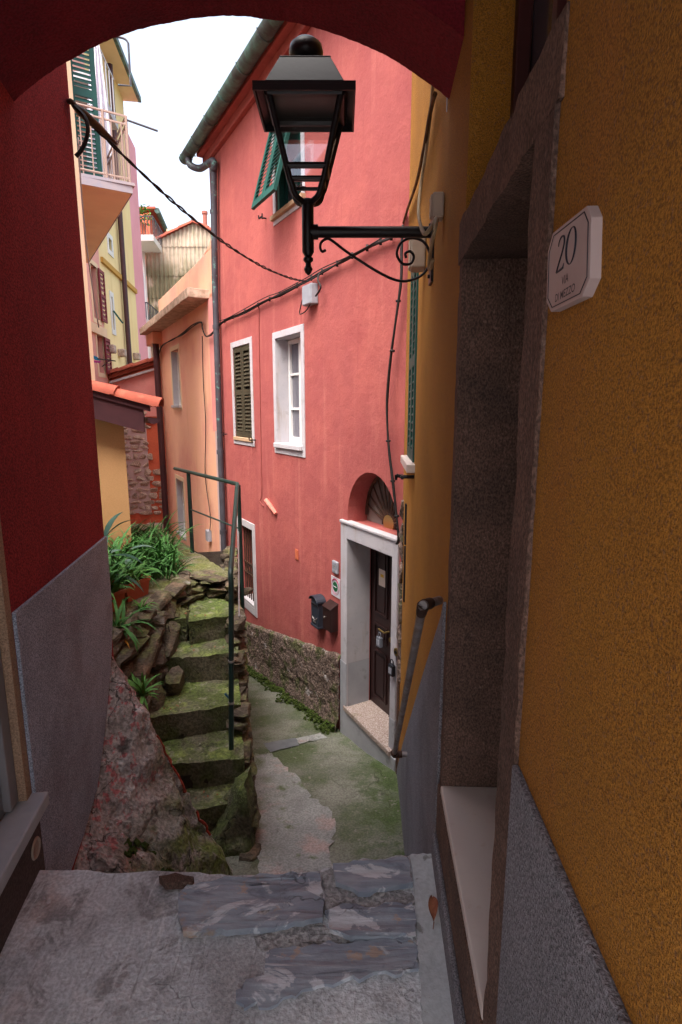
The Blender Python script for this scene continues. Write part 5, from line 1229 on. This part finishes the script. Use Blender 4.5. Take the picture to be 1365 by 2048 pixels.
rzp = math.atan2(.22, .12)
M1 = trough('upper terracotta planter nearest the stair on the terrace wall', (-1.80, 4.55, .015), rzp + R(4), .27, .19, .16)
M2 = trough('lower terracotta planter close behind the red house corner', (-1.90, 4.22, .01), rzp, .30, .19, .16)
SP = strap_plant
SP('strap_leaf_plant', 'small strap leaved plant growing in the upper terracotta planter', M1 @ Vector((0, 0, .13)), 38, .28, .022, 1, LEAF2, .06)
SP('strap_leaf_plant', 'long leaved plant arching out of the lower terracotta planter over the wall', M2 @ Vector((.02, -.03, .13)), 52, .40, .026, 2, LEAF, .07)
SP('strap_leaf_plant', 'dense strap leaved clump behind the two planters against the tan outbuilding', (-2.05, 4.75, .0), 200, .52, .028, 3, LEAF, .2)
SP('strap_leaf_plant', 'fine grassy clump at the middle of the terrace nearest the peach house', (-2.0, 5.5, .0), 260, .55, .02, 4, LEAF, .25)
SP('strap_leaf_plant', 'low grassy tuft at the edge of the trodden terrace path', (-1.80, 5.28, .0), 170, .38, .018, 5, LEAF, .2)
SP('strap_leaf_plant', 'tall grassy clump at the far end of the terrace bed', (-2.25, 6.1, .0), 120, .58, .02, 6, LEAF, .22)
SP('strap_leaf_plant', 'bright green clump between the red house corner and lower planter', (-2.12, 4.35, .0), 110, .48, .028, 7, LEAF2, .14)
SP('strap_leaf_plant', 'wide leaved clump low in front of the broad leaved plant', (-2.3, 5.1, .0), 200, .6, .03, 8, LEAF, .22)
SP('strap_leaf_plant', 'drooping strap plant hanging over the slate wall below the planters', at_y(238, 1262, 3.95), 40, .40, .022, 9, LEAF, .04, (R(10), R(70)), (R(90), R(160)))
SP('strap_leaf_plant', 'small rosette of strap leaves rooted low in the slate wall above the rock', at_y(284, 1392, 3.3), 34, .24, .018, 10, LEAF2, .015, (R(0), R(85)), (R(30), R(110)))
SP('strap_leaf_plant', 'few leaved seedling at the foot of the upper planter', at_z(282, 1224, -.0), 11, .20, .02, 11, LEAF2, .01)
mb = MB(); leaf(mb, at_y(246, 1282, 3.9), R(-50), .16, .018, R(20), R(90), random.Random(1)); tag(mb.build('yellow_leaf', LEAFY, None, smooth=True, recalc=False), 'single bright yellow dying leaf hanging on the slate wall', 'leaf')
def broad(name, label, base, specs, m, seed):
    rng = random.Random(seed); t = thing(name, label, 'plant', base)
    mb = MB(); st = MB()
    for az, el, L, w, h in specs:
        top = Vector(base) + Vector((math.cos(az) * .04, math.sin(az) * .04, h))
        st.tube([Vector(base), top], .006, 5)
        leaf(mb, top, az, L, w, el, R(70), rng, seg=9, fold=.14, wbase=.15)
    mb.build('leaves', m, t, smooth=True, recalc=False); st.build('stems', LEAF, t)
broad('broad_leaf_plant', 'dark broad leaved plant with long pointed leaves rising beside the red house', (-1.98, 4.42, 0), [(R(20), R(50), .32, .075, .55), (R(-10), R(15), .36, .07, .40), (R(-60), R(40), .30, .08, .30), (R(100), R(60), .34, .08, .35), (R(60), R(70), .34, .075, .5), (R(-20), R(5), .42, .085, .26), (R(200), R(60), .3, .08, .4)], LEAFB, 3)
broad('broad_leaf_plant', 'grey green broad leaf drooping in the middle of the plant bed', (-1.98, 4.95, 0), [(R(20), R(10), .28, .14, .33), (R(200), R(-10), .30, .13, .33), (R(-60), R(0), .2, .08, .25)], LEAFG, 4)
# small litter on the steps
mb = MB(); rng = random.Random(14)
for i in range(26):
    k = rng.randint(0, 4); s = ss(ys_[k]) + rng.uniform(.03, .16); o = rng.uniform(-.65, -.1)
    p = SF.w(s, zs[k] + .018, o); a_ = rng.random() * 6; r_ = rng.uniform(.006, .016)
    mb.face([p + Vector((r_ * math.cos(a_), r_ * math.sin(a_), .004)), p + Vector((r_ * .5 * math.cos(a_ + 1.6), r_ * .5 * math.sin(a_ + 1.6), 0)), p + Vector((-r_ * math.cos(a_), -r_ * math.sin(a_), .003)), p + Vector((r_ * .5 * math.cos(a_ - 1.6), r_ * .5 * math.sin(a_ - 1.6), .006))])
struct(mb.build('leaf_litter', DRY, None, recalc=False), 'tiny dry leaf scraps scattered on the stone steps', 'stuff')

# ================================================================== TAN OUTBUILDING
TB = Frame((-2.13, 5.5), d=(-1, 0))
tb = thing('tan_outbuilding', 'small tan outbuilding with terracotta tiled verge and brown gutter', 'outbuilding', TB.w(.6, 0, -.5))
vz = lambda X: 1.62 - .27 * (X + 2.13)      # verge underside by world X
mb = MB()
q = [(-2.13, -1.0), (-5.5, -1.0), (-5.5, vz(-5.5)), (-2.13, vz(-2.13))]
mb.prism([(x, 5.5, z) for x, z in q], (-.9 * .5, 1.9 * .5, 0)); mb.build('wall', TAN, tb)
dv = Vector((-.46, .89, 0)); 
mb = MB()
for x0, x1, y, zlo, zhi in ((-5.5, -1.86, 5.30, -.16, .10),):
    a_, b_ = Vector((x0, y, 0)), Vector((x1, y, 0))
    mb.hexa([(x0, y, vz(x0) + zlo), (x1, y, vz(x1) + zlo), (x1, y + .03, vz(x1) + zlo), (x0, y + .03, vz(x0) + zlo), (x0, y, vz(x0) + zhi), (x1, y, vz(x1) + zhi), (x1, y + .03, vz(x1) + zhi), (x0, y + .03, vz(x0) + zhi)])
    mb.hexa([(x0, y + .03, vz(x0) - .012), (x1, y + .03, vz(x1) - .012), (x1 - .9, y + 1.9, vz(x1) - .012), (x0 - .9, y + 1.9, vz(x0) - .012), (x0, y + .03, vz(x0)), (x1, y + .03, vz(x1)), (x1 - .9, y + 1.9, vz(x1)), (x0 - .9, y + 1.9, vz(x0))])
    mb.hexa([(x0, y - .018, vz(x0) + .05), (x1 + .07, y - .018, vz(x1 + .07) + .05), (x1 + .07, y, vz(x1 + .07) + .05), (x0, y, vz(x0) + .05), (x0, y - .018, vz(x0) + .105), (x1 + .07, y - .018, vz(x1 + .07) + .105), (x1 + .07, y, vz(x1 + .07) + .105), (x0, y, vz(x0) + .105)])
mb.build('fascia', PIPEB, tb)
mb = MB()
def cover_tiles(p0, p1, r, ln, up=Vector((0, 0, 1)), taper=.85, thick=.014):
    """a row of half-round cover tiles, each lapping the one below"""
    d = p1 - p0; L = d.length; d.normalize(); side = d.cross(up).normalized(); u = side.cross(d)
    n = max(1, round(L / ln))
    for i in range(n):
        a_ = p0 + d * (L * i / n) ; b_ = p0 + d * (L * (i + 1) / n + .04)
        for (ra, rb, dz) in ((r * taper, r, 0),):
            A, B, A2, B2 = [], [], [], []
            for k in range(9):
                t = math.pi * k / 8
                A.append(mb.b.verts.new(a_ + side * ra * math.cos(t) + u * (ra * math.sin(t) - .004))); B.append(mb.b.verts.new(b_ + side * rb * math.cos(t) + u * (rb * math.sin(t) + .008)))
                A2.append(mb.b.verts.new(a_ + side * (ra - thick) * math.cos(t) + u * ((ra - thick) * math.sin(t) - .004))); B2.append(mb.b.verts.new(b_ + side * (rb - thick) * math.cos(t) + u * ((rb - thick) * math.sin(t) + .008)))
            for k in range(8):
                mb.b.faces.new([A[k], A[k + 1], B[k + 1], B[k]]); mb.b.faces.new([A2[k + 1], A2[k], B2[k], B2[k + 1]]); mb.b.faces.new([B[k], B[k + 1], B2[k + 1], B2[k]])
for j in range(8):
    off = dv * (.22 * j)
    cover_tiles(Vector((-4.6, 5.33, vz(-4.6) + .11)) + off, Vector((-1.74, 5.33, vz(-1.74) + .11)) + off, .085, .42)
rt = mb.build('roof', TILE, tb, smooth=50)
mb = MB(); gp = Vector((-1.765, 5.30, vz(-1.765) - .005)); ang = [math.pi + math.pi * i / 10 for i in range(11)]
A = [mb.b.verts.new(gp + Vector((.055 * math.cos(t), 0, .055 * math.sin(t)))) for t in ang]; B = [mb.b.verts.new(gp + dv * 2.0 + Vector((.055 * math.cos(t), 0, .055 * math.sin(t)))) for t in ang]
for k in range(10): mb.b.faces.new([A[k], A[k + 1], B[k + 1], B[k]])
mb.b.faces.new(A); mb.build('gutter', GUTB, tb, smooth=50)

# ================================================================== LOW PINK HOUSE WITH BARE STONE WALL
LY = 14.0
lh = thing('low_pink_house', 'low pink house with tiled verge and exposed stonework beyond the outbuilding', 'house', (-5.3, LY, -3))
X0, X1 = -6.2, -4.40
vz2 = lambda X: at_y(213, 752, LY).z + (X - at_y(213, 752, LY).x) * ((at_y(300, 726, LY).z - at_y(213, 752, LY).z) / (at_y(300, 726, LY).x - at_y(213, 752, LY).x))
mb = MB(); mb.prism([(X0, LY, -4), (X1, LY, -4), (X1, LY, vz2(X1) - .1), (X0, LY, vz2(X0) - .1)], (-.5, .6, 0)); mb.build('wall', ORED, lh)
mb = MB(); mb.prism([(X0 + .3, LY - .012, 1.42), (X1 + .01, LY - .012, 1.42), (X1 + .01, LY - .012, vz2(X1) - .14), (X0 + .3, LY - .012, vz2(X0 + .3) - .14)], (0, .02, 0)); mb.build('pink_gable', PINK_L, lh)
mb = MB(); mb.box((at_y(272, 930, LY).x, LY + .012, at_y(270, 930, LY).z), (at_y(292, 900, LY).x - at_y(240, 900, LY).x, .05, at_y(250, 835, LY).z - at_y(250, 1030, LY).z)); mb.build('lime_mortar', MATS['pale_unpainted_render'], lh)
mb = MB(); rng = random.Random(44)
z = at_y(250, 1030, LY).z
z1_ = at_y(250, 835, LY).z
while z < z1_ + .3:
    h = rng.uniform(.09, .2); f = (z - at_y(250, 1030, LY).z) / (z1_ - at_y(250, 1030, LY).z)
    xr = at_y(318, 900, LY).x if f < .35 else (at_y(300, 900, LY).x if f < .48 else at_y(293, 900, LY).x)
    xr += rng.uniform(-.08, .06); x = at_y(236, 900, LY).x
    while x < xr:
        w = rng.uniform(.14, .42); mb.stone((x + w / 2, LY - .01, z + h / 2), (w * 1.02, .09, h * 1.05), (0, rng.uniform(-.08, .08), 0), rng, 14); x += w
    z += h
mb.build('bare_stonework', RUBW, lh, bevel=.012)
mb = MB(); cover_tiles(Vector((X0, LY - .1, vz2(X0))), Vector((X1 + .1, LY - .1, vz2(X1 + .1))), .10, .42); cover_tiles(Vector((X0, LY + .15, vz2(X0))), Vector((X1 + .1, LY + .15, vz2(X1 + .1))), .10, .42)
mb.hexa([(X0, LY - .1, vz2(X0) - .1), (X1, LY - .1, vz2(X1) - .1), (X1 - .5, LY + .6, vz2(X1) - .1), (X0 - .5, LY + .6, vz2(X0) - .1), (X0, LY - .1, vz2(X0) - .02), (X1, LY - .1, vz2(X1) - .02), (X1 - .5, LY + .6, vz2(X1) - .02), (X0 - .5, LY + .6, vz2(X0) - .02)])
mb.build('roof', TILE, lh, smooth=50)
mb = MB(); mb.box((at_y(280, 765, LY - .05).x, LY - .06, at_y(280, 748, LY).z), (1.5, .1, .05), ry=-R(16)); mb.build('verge_board', WHITE, lh)
mb = MB(); c_ = at_y(285, 905, LY - .06)
p_ = at_y(296, 1062, 13.6); mb.box((p_.x + .1, 13.6, p_.z - .0), (.5, .3, .12)); mb.box((p_.x + .15, 13.7, p_.z + .12), (.4, .25, .1)); mb.build('outside_steps', RUBW, lh, bevel=.01)

# ================================================================== YELLOW HOUSE AND ROW BEHIND
YF = Frame((-5.70, 14.0), -8)
def ysx(px, py): return YF.px(px, py)
yh = thing('yellow_house', 'tall yellow house with green shutters and brown downpipe behind the balcony', 'house', YF.w(2, -3, -1))
ys0 = ysx(203, 600)[0]; ys1 = ysx(269, 550)[0]; YTOP = 10.3
wins = []
for (x0, x1, y0, y1) in ((221.5, 229, 592, 662), (251.5, 257.5, 614, 673), (241.5, 247, 474, 530), (216, 224, 475, 504), (255.5, 258.5, 722, 730)):
    sA, zA = ysx(x0, y0); sB, zB = ysx(x1, y1); zT = (ysx(x0, y0)[1] + ysx(x1, y0 + (x1 - x0) * .9)[1]) / 2; zB = (ysx(x0, y1 - (x1 - x0) * .9)[1] + zB) / 2
    wins.append((sA, sB, zB, zT))
mb = MB(); mb.wall(YF, [(ys0, -4), (ys1, -4), (ys1, YTOP), (ys0, YTOP)], [rect(*w) for w in wins], depth=.15); mb.build('wall', YELLOW, yh)
mb = MB(); mb.fbox(YF, ys0 + .02, ys1 - .02, -4, YTOP - .02, -6, -.2); mb.build('inner_masonry', DARK, yh)
for i, w in enumerate(wins):
    frame_ring(YF, yh, *w, .12, .02, WHITEW, 'window_surround', bevel=0)
    if i in (1, 2, 3):
        m_ = (w[0] + w[1]) / 2
        louvre_leaf(YF, yh, w[0], m_ - .01, w[2], w[3], -.08, GREENS, pitch=.1, mid=False); louvre_leaf(YF, yh, m_ + .01, w[1], w[2], w[3], -.08, GREENS, pitch=.1, mid=False)
    elif i == 0:
        louvre_leaf(YF, yh, w[0], w[1], (w[2] + w[3]) / 2, w[3], -.06, GREENS, pitch=.1, mid=False)
        T2 = Tilt(YF, (w[2] + w[3]) / 2 + .05, R(35)); louvre_leaf(T2, yh, w[0] + .02, w[1] - .02, w[2] + .1, (w[2] + w[3]) / 2 + .05, 0, GREENS, pitch=.1, mid=False)
        mb = MB(); mb.fbox(YF, w[0], w[1], w[2], w[3], -.14, -.12); mb.build('pane', GLASSD, yh)
mb = MB(); sA, zA = ysx(206, 523); mb.fbox(YF, ys0 + .2, ys1, zA - .06, zA + .06, .001, .06); mb.build('string_course', mat('ochre_band', (.5, .27, .06), rough=.9), yh)
sD = ysx(244, 600)[0]; mb = MB(); mb.tube([YF.w(sD, -3, .1), YF.w(sD, YTOP - .1, .1)], .07, 8); mb.build('downpipe', PIPEB, yh, smooth=60)
for px, py in ((216, 698), (238, 706), (268, 713)): 
    s, z = ysx(px, py); mb = MB(); mb.fbox(YF, s - .12, s + .12, z - .1, z + .1, 0, .18); mb.build('corbel_stone', RUBW, yh, bevel=.03)
mb = MB(); mb.hexa([YF.w(ys0, YTOP, -4), YF.w(ys1 + .1, YTOP, -4), YF.w(ys1 + .1, YTOP, .4), YF.w(ys0, YTOP, .4), YF.w(ys0, YTOP + 1.0, -4), YF.w(ys1 + .1, YTOP + 1.0, -4), YF.w(ys1 + .1, YTOP + .1, .4), YF.w(ys0, YTOP + .1, .4)]); mb.build('roof', CREAM, yh)
mb = MB(); mb.fbox(YF, ys0, ys1 + .12, YTOP + .0, YTOP + .14, .401, .48); mb.build('gutter', COPPER, yh)
# pink row house left of it
prh = thing('pink_row_house', 'narrow pink row house with maroon shutters left of the yellow house', 'house', YF.w(-1.5, -3, -1))
pw_ = []
for (x0, x1, y0, y1) in ((184, 196, 540, 640), (186, 198, 672, 745)):
    sA = ysx(x0, 600)[0]; sB = ysx(x1, 600)[0]; pw_.append((sA, sB, ysx(x1, y1)[1], ysx(x1, y0)[1]))
mb = MB(); mb.wall(YF, [(-2.3, -4), (ys0, -4), (ys0, 9.6), (-2.3, 9.6)], [rect(*w) for w in pw_], o=.02, depth=.15); mb.build('wall', mat('soft_pink_stucco', (.72, .36, .3), (.68, .32, .27), 2, rough=.9), prh)
mb = MB(); mb.fbox(YF, -2.28, ys0 - .02, -4, 9.5, -6, -.2); mb.build('inner_masonry', DARK, prh)
for w in pw_:
    frame_ring(YF, prh, *w, .1, .03, CREAM, 'window_surround', bevel=0); louvre_leaf(YF, prh, w[1] - .02, w[1] + .42, w[2], w[3], .05, REDS, pitch=.1)
mb = MB(); mb.fbox(YF, -2.3, ys0, pw_[0][2] - .35, pw_[0][2] - .15, .02, .08); mb.build('string_course', CREAM, prh)
mb = MB(); mb.fbox(YF, -2.3, ys0 - .25, 7.7, 7.85, .02, .7); mb.build('balcony_slab', WHITE, prh)
mb = MB()
for k in range(7): mb.tube([YF.w(-2.2 + k * .28, 7.85, .66), YF.w(-2.2 + k * .28, 8.7, .66)], .015, 5)
mb.tube([YF.w(-2.3, 8.7, .66), YF.w(ys0 - .25, 8.7, .66)], .02, 5); mb.build('balcony_railing', SILVER, prh)
dl_ = thing('drying_rack', 'folding drying rack with blue and magenta cloths outside the pink row house', 'drying rack', at_y(205, 720, 11.5))
mb = MB(); 
for dy in (0, .25): mb.tube([at_y(186, 716, 11.6 + dy), at_y(231, 722, 11.2 + dy)], .012, 5)
mb.tube([at_y(205, 733, 11.7), at_y(218, 722, 11.3)], .01, 5); mb.build('rack', IRON, dl_)
mb = MB(); mb.prism([at_y(186, 711, 11.5), at_y(194, 713, 11.5), at_y(200, 721, 11.5), at_y(190, 720, 11.5)], (0, .02, 0)); mb.build('blue_cloth', BLUEC, dl_)
mb = MB(); mb.prism([at_y(186, 721, 11.5), at_y(202, 722, 11.5), at_y(199, 726, 11.5), at_y(187, 725, 11.5)], (0, .02, 0)); mb.build('magenta_cloth', PINKC, dl_)
# far pink house with balconies
fk = thing('far_pink_house', 'distant rose pink house with white balconies beyond the yellow house', 'house', YF.w(7, -3, -1))
sK = ysx(285, 520)[0]
ROSE = mat('rose_stucco', (.75, .33, .38), (.7, .3, .34), 1, rough=.9)
mb = MB(); mb.hexa([YF.w(ys1, -4, -4), YF.w(sK, -4, -4), YF.w(sK, -4, -.0), YF.w(ys1, -4, -.0), YF.w(ys1, 9.6, -4), YF.w(sK, 9.6, -4), YF.w(sK, 9.6, 0), YF.w(ys1, 9.6, 0)]); mb.build('wall', ROSE, fk)
def fbalc(px0, px1, pyf, Y, pyr, name='balcony'):
    a_ = at_y(px0, pyf, Y); b_ = at_y(px1, pyf, Y); r0 = at_y(px0, pyr, Y).z
    mb = MB(); mb.hexa([(a_.x - .3, Y, a_.z - .2), (b_.x, Y, a_.z - .2), (b_.x - .25, Y + 2, a_.z - .2), (a_.x - .5, Y + 2, a_.z - .2), (a_.x - .3, Y, a_.z), (b_.x, Y, a_.z), (b_.x - .25, Y + 2, a_.z), (a_.x - .5, Y + 2, a_.z)])
    bl = mb.build(name, WHITEW, fk)
    mb = MB()
    for k in range(8):
        x = a_.x + (b_.x - a_.x) * k / 7; mb.tube([(x, Y + .02, a_.z), (x, Y + .02, r0)], .014, 5)
    for k in range(1, 8): mb.tube([(b_.x - .03 * k, Y + .25 * k, a_.z), (b_.x - .03 * k, Y + .25 * k, r0)], .014, 5)
    mb.tube([(a_.x - .2, Y + .02, r0), (b_.x, Y + .02, r0), (b_.x - .25, Y + 2, r0)], .02, 5); mb.build('balcony_railing', PIPEG, bl)
    return a_, b_
fbalc(270, 307, 469, 20.5, 432); fbalc(274, 297, 639, 19.5, 605)
mb = MB(); a_, b_ = at_y(272, 500, 19.3), at_y(281, 590, 19.3)
mb.hexa([(a_.x, 19.3, b_.z), (b_.x + .05, 19.3, b_.z), (b_.x + .05, 19.36, b_.z), (a_.x + .1, 19.36, b_.z), (a_.x - .1, 19.3, a_.z), (b_.x - .05, 19.3, a_.z + .1), (b_.x - .05, 19.36, a_.z + .1), (a_.x - .1, 19.36, a_.z)]); mb.build('shutter', GREENS, fk)
mb = MB(); a_, b_ = at_y(281, 545, 19.6), at_y(293, 636, 19.6); mb.box(((a_.x + b_.x) / 2, 19.6, (a_.z + b_.z) / 2), (b_.x - a_.x, .05, a_.z - b_.z)); mb.build('terrace_curtain', SHEET, fk)
acu = thing('air_conditioner', 'white air conditioner unit on a ledge of the far pink house', 'air conditioner', at_y(278, 662, 18.8))
a_, b_ = at_y(272, 641, 18.8), at_y(286, 661, 18.8)
mb = MB(); mb.box(((a_.x + b_.x) / 2, 18.95, (a_.z + b_.z) / 2), (b_.x - a_.x, .3, a_.z - b_.z)); mb.build('casing', WHITEW, acu, bevel=.02)
mb = MB()
for k in range(5): mb.box(((a_.x + b_.x) / 2 - .04 + 0, 18.792, b_.z + (a_.z - b_.z) * (k + .8) / 6), ((b_.x - a_.x) * .7, .01, .02))
mb.build('fan_grille', PLASTIC, acu)
mb = MB(); mb.box(((a_.x + b_.x) / 2, 18.95, b_.z - .06), (b_.x - a_.x + .5, .5, .1)); mb.build('ledge', RUBW, fk)
bp_ = thing('balcony_plant', 'leafy potted plant behind the railing of the far pink balcony', 'potted plant', at_y(284, 467, 21))
pz = at_y(284, 467, 21)
mb = MB(); mb.lathe(pz, [(.14, 0), (.18, .3), (.2, .32)], 12); mb.build('pot', TERRA, bp_)
mb = MB(); rng = random.Random(5)
for i in range(140): leaf(mb, pz + Vector((rng.uniform(-.25, .3), rng.uniform(-.2, .2), rng.uniform(.3, .9))), rng.uniform(0, 6.28), .16, .07, rng.uniform(-.5, 1), R(60), rng, seg=3)
mb.build('foliage', LEAF2, bp_, recalc=False)
# far red house with eave running back
fr = thing('far_red_house', 'distant red house with a sloping grey gutter line under the sky', 'house', (-7.5, 27, 4))
p0, p1 = at_y(300, 420, 26), at_y(345, 482, 34)
mb = MB(); mb.hexa([(p0.x, 26, -3), (p1.x, 34, -3), (p1.x - 3, 36, -3), (p0.x - 4, 28, -3), (p0.x, 26, p0.z - .1), (p1.x, 34, p0.z - .1), (p1.x - 3, 36, p0.z - .1), (p0.x - 4, 28, p0.z - .1)]); mb.build('wall', ORED, fr)
mb = MB(); mb.tube([(p0.x + .35, 25.9, p0.z - .05), (p1.x + .35, 34, p0.z - .05)], .12, 8); mb.build('gutter', COPPER, fr)
mb = MB(); mb.hexa([(p0.x + .3, 25.8, p0.z), (p1.x + .3, 34, p0.z), (p1.x - 3, 36, p0.z + .6), (p0.x - 4, 28, p0.z + .6), (p0.x + .3, 25.8, p0.z + .08), (p1.x + .3, 34, p0.z + .08), (p1.x - 3, 36, p0.z + .7), (p0.x - 4, 28, p0.z + .7)]); mb.build('roof', TILE, fr)

# ================================================================== CORRUGATED GABLE
GY = 22.0
gh = thing('corrugated_gable_house', 'weathered corrugated sheet gable with terracotta verge tiles above the peach house', 'house', (-3.8, GY, 0))
ap = at_y(388, 446, GY); el_ = at_y(290, 494, GY); er = Vector((2 * ap.x - el_.x, GY, el_.z))
def roofz(x): return ap.z - abs(x - ap.x) * (ap.z - el_.z) / (ap.x - el_.x)
mb = MB(); per = .155; nx_ = 12
xsz = [el_.x + i * per / 8 for i in range(int((er.x - el_.x) / per * 8) + 1)]
joints = [-1.0, 0.8, 2.5] + [at_y(350, y, GY).z for y in (640, 596, 552, 494)]
joints = sorted(set(joints)); tops = joints[1:] + [None]
for zb_, zt_ in zip(joints, tops):
    lo_v, hi_v = [], []
    for x in xsz:
        t = roofz(x) if zt_ is None else min(zt_ + .12, roofz(x))
        if t < zb_: t = zb_ + .001
        y = .03 * math.sin(2 * math.pi * x / per)
        lo_v.append(mb.b.verts.new((x, GY - .03 + y, zb_ + .012 * math.sin(x * 37)))); hi_v.append(mb.b.verts.new((x, GY + .0 + y, t)))
    for i in range(len(xsz) - 1): mb.b.faces.new([lo_v[i], lo_v[i + 1], hi_v[i + 1], hi_v[i]])
mb.build('corrugated_wall', CORR, gh, smooth=True)
mb = MB(); mb.prism([(el_.x, GY + .06, -3), (er.x, GY + .06, -3), (er.x, GY + .06, er.z - .05), (ap.x, GY + .06, ap.z - .05), (el_.x, GY + .06, el_.z - .05)], (0, 4, 0)); mb.build('inner_masonry', RUBW, gh)
mb = MB(); cover_tiles(Vector((ap.x, GY - .04, ap.z)), Vector((el_.x - .1, GY - .04, el_.z - .04)), .12, .5); cover_tiles(Vector((ap.x, GY - .04, ap.z)), Vector((er.x + .1, GY - .04, er.z - .04)), .12, .5)
mb.hexa([(el_.x, GY, el_.z), (ap.x, GY, ap.z), (ap.x, GY + 4, ap.z), (el_.x, GY + 4, el_.z), (el_.x, GY, el_.z + .05), (ap.x, GY, ap.z + .05), (ap.x, GY + 4, ap.z + .05), (el_.x, GY + 4, el_.z + .05)])
mb.hexa([(ap.x, GY, ap.z), (er.x, GY, er.z), (er.x, GY + 4, er.z), (ap.x, GY + 4, ap.z), (ap.x, GY, ap.z + .05), (er.x, GY, er.z + .05), (er.x, GY + 4, er.z + .05), (ap.x, GY + 4, ap.z + .05)])
mb.build('roof', TILE, gh, smooth=50)
mb = MB(); mb.stone((ap.x, GY - .03, ap.z + .08), (.22, .2, .12)); mb.build('ridge_cap', PIPEG, gh)
mb = MB(); c_ = at_y(411, 452, 24.5); mb.tube([c_ + Vector((0, 0, -.6)), c_ + Vector((0, 0, .45))], .09, 10); mb.tube([c_ + Vector((0, 0, .45)), c_ + Vector((0, 0, .55))], .12, 10); mb.build('chimney', mat('brick_flue', (.35, .13, .1), rough=.9), gh)
mb = MB(); c_ = at_y(341, 470, 24.5); mb.box(c_ + Vector((0, 0, -.2)), (.22, .22, .8)); mb.build('chimney', CREAM, gh)
mb = MB(); xl = el_.x - .06; mb.tube([(xl, GY - .1, -2), (xl, GY - .1, el_.z - .1)], .085, 10); mb.build('downpipe', WHITEW, gh, smooth=60)
mb = MB(); mb.box((xl - .02, GY - .05, 4.5), (.09, .05, 3.2)); mb.build('corner_strip', PIPEB, gh)

# ================================================================== BALCONY HOUSE
BH = Frame((-3.47, 8.05), -31.4, flip=True)
bh = thing('balcony_house', 'cream house with a projecting balcony and tall green louvred shutter', 'house', BH.w(2, -2, -1))
BW = Frame((-3.47, 8.05), -56, flip=True)
mb = MB(); mb.fbox(BW, 0, 4.2, -3, 6.7, -2.0, 0); mb.build('wall', CREAM, bh)
mb = MB(); mb.fbox(BW, -.1, 4.3, 6.7, 6.8, -2.1, .2); mb.build('roof', TILE, bh)
SZ = 4.66
mb = MB(); mb.prism([BW.w(0, SZ - .11, .001), BH.w(0, SZ - .11, .66), BH.w(4.4, SZ - .11, .66), BW.w(4.1, SZ - .11, .001)], (0, 0, .09)); bs = mb.build('balcony_slab', CREAM, bh)
mb = MB(); mb.prism([BW.w(-.01, SZ - .019, .001), BH.w(-.03, SZ - .019, .70), BH.w(4.42, SZ - .019, .70), BW.w(4.1, SZ - .019, .001)], (0, 0, .038)); mb.fbox(BH, -.012, 0, SZ - .115, SZ - .021, .0, .67); mb.fbox(BH, 0, 4.4, SZ - .115, SZ - .021, .661, .672); mb.build('slab_edge', mat('blue_grey_slab_edge', (.33, .3, .34), (.4, .33, .33), 5, rough=.9), bs)
RAILC = mat('salmon_rail_paint', (.38, .26, .21), rough=.5)
mb = MB(); H = .86
for o in [.06 + .13 * k for k in range(5)]: mb.tube([BH.w(.03, SZ, o), BH.w(.03, SZ + H - .1, o)], .009, 6)
for s in [.03 + .14 * k for k in range(32)]: mb.tube([BH.w(s, SZ, .65), BH.w(s, SZ + H - .1, .65)], .009, 6)
for z in (SZ + H, SZ + H - .1, SZ + .08):
    mb.tube([BH.w(.03, z, .0), BH.w(.03, z, .65), BH.w(4.38, z, .65)], .016, 6)
for s, o in ((.03, .65), (.03, .35), (4.38, .65)): mb.tube([BH.w(s, SZ, o), BH.w(s, SZ + H, o)], .018, 6)
mb.build('balcony_railing', RAILC, bs)
mb = MB(); mb.fbox(BW, .6, 1.6, SZ + .02, 6.5, .001, .02); mb.build('balcony_door', GLASSD, bh)
BS = Frame(tuple(BH.w(.3, 0, 0)[:2]), d=(BH.n.x, BH.n.y))
if BS.n.y > 0: BS.n = -BS.n
louvre_leaf(BS, bh, .0, .34, SZ + .06, SZ + 2.2, 0, GREENS, pitch=.06, stile=.06, rail=.1)
mb = MB(); p_ = BH.w(.03, SZ + H - .04, .65); mb.tube([p_, at_y(316, 262, p_.y + .1)], .014, 6); mb.build('clothes_pole', PIPEG, bh)
mb = MB(); mb.tube(smoothpath([at_y(205, 70, 9.4), at_y(246, 76, 9.4), at_y(257, 86, 9.4)], 4) + [at_y(262, 172, 9.4), at_y(238, 170, 9.7)], .016, 6); mb.build('drying_frame', PIPEG, bh)
ld = thing('laundry_sheet', 'long white sheet hung out to dry above the balcony', 'laundry', BH.w(1.4, 5, .7))
mb = MB(); NS, NZ_ = 40, 30
zt_, zb_ = 7.25, 4.72
g = []
for j in range(NZ_ + 1):
    v = j / NZ_; z = zt_ + (zb_ - zt_) * v; wid = .10 + .55 * min(1, v * 1.6) ** .8; row = []
    for i in range(NS + 1):
        u = i / NS - .5
        p = BH.w(1.45 + .06 * math.sin(u * 26 + 2 * v) * (.3 + v), z, .58 + u * wid * .62 - .06 * v)
        row.append(mb.b.verts.new(p))
    g.append(row)
for a_, c_ in zip(g, g[1:]):
    for i in range(NS): mb.b.faces.new([a_[i], a_[i + 1], c_[i + 1], c_[i]])
mb.build('cloth', SHEET, ld, smooth=True)
mb = MB(); pt = BH.w(1.45, zt_, .55); mb.box(pt, (.03, .03, .09)); mb.build('peg', PLASTIC, ld)
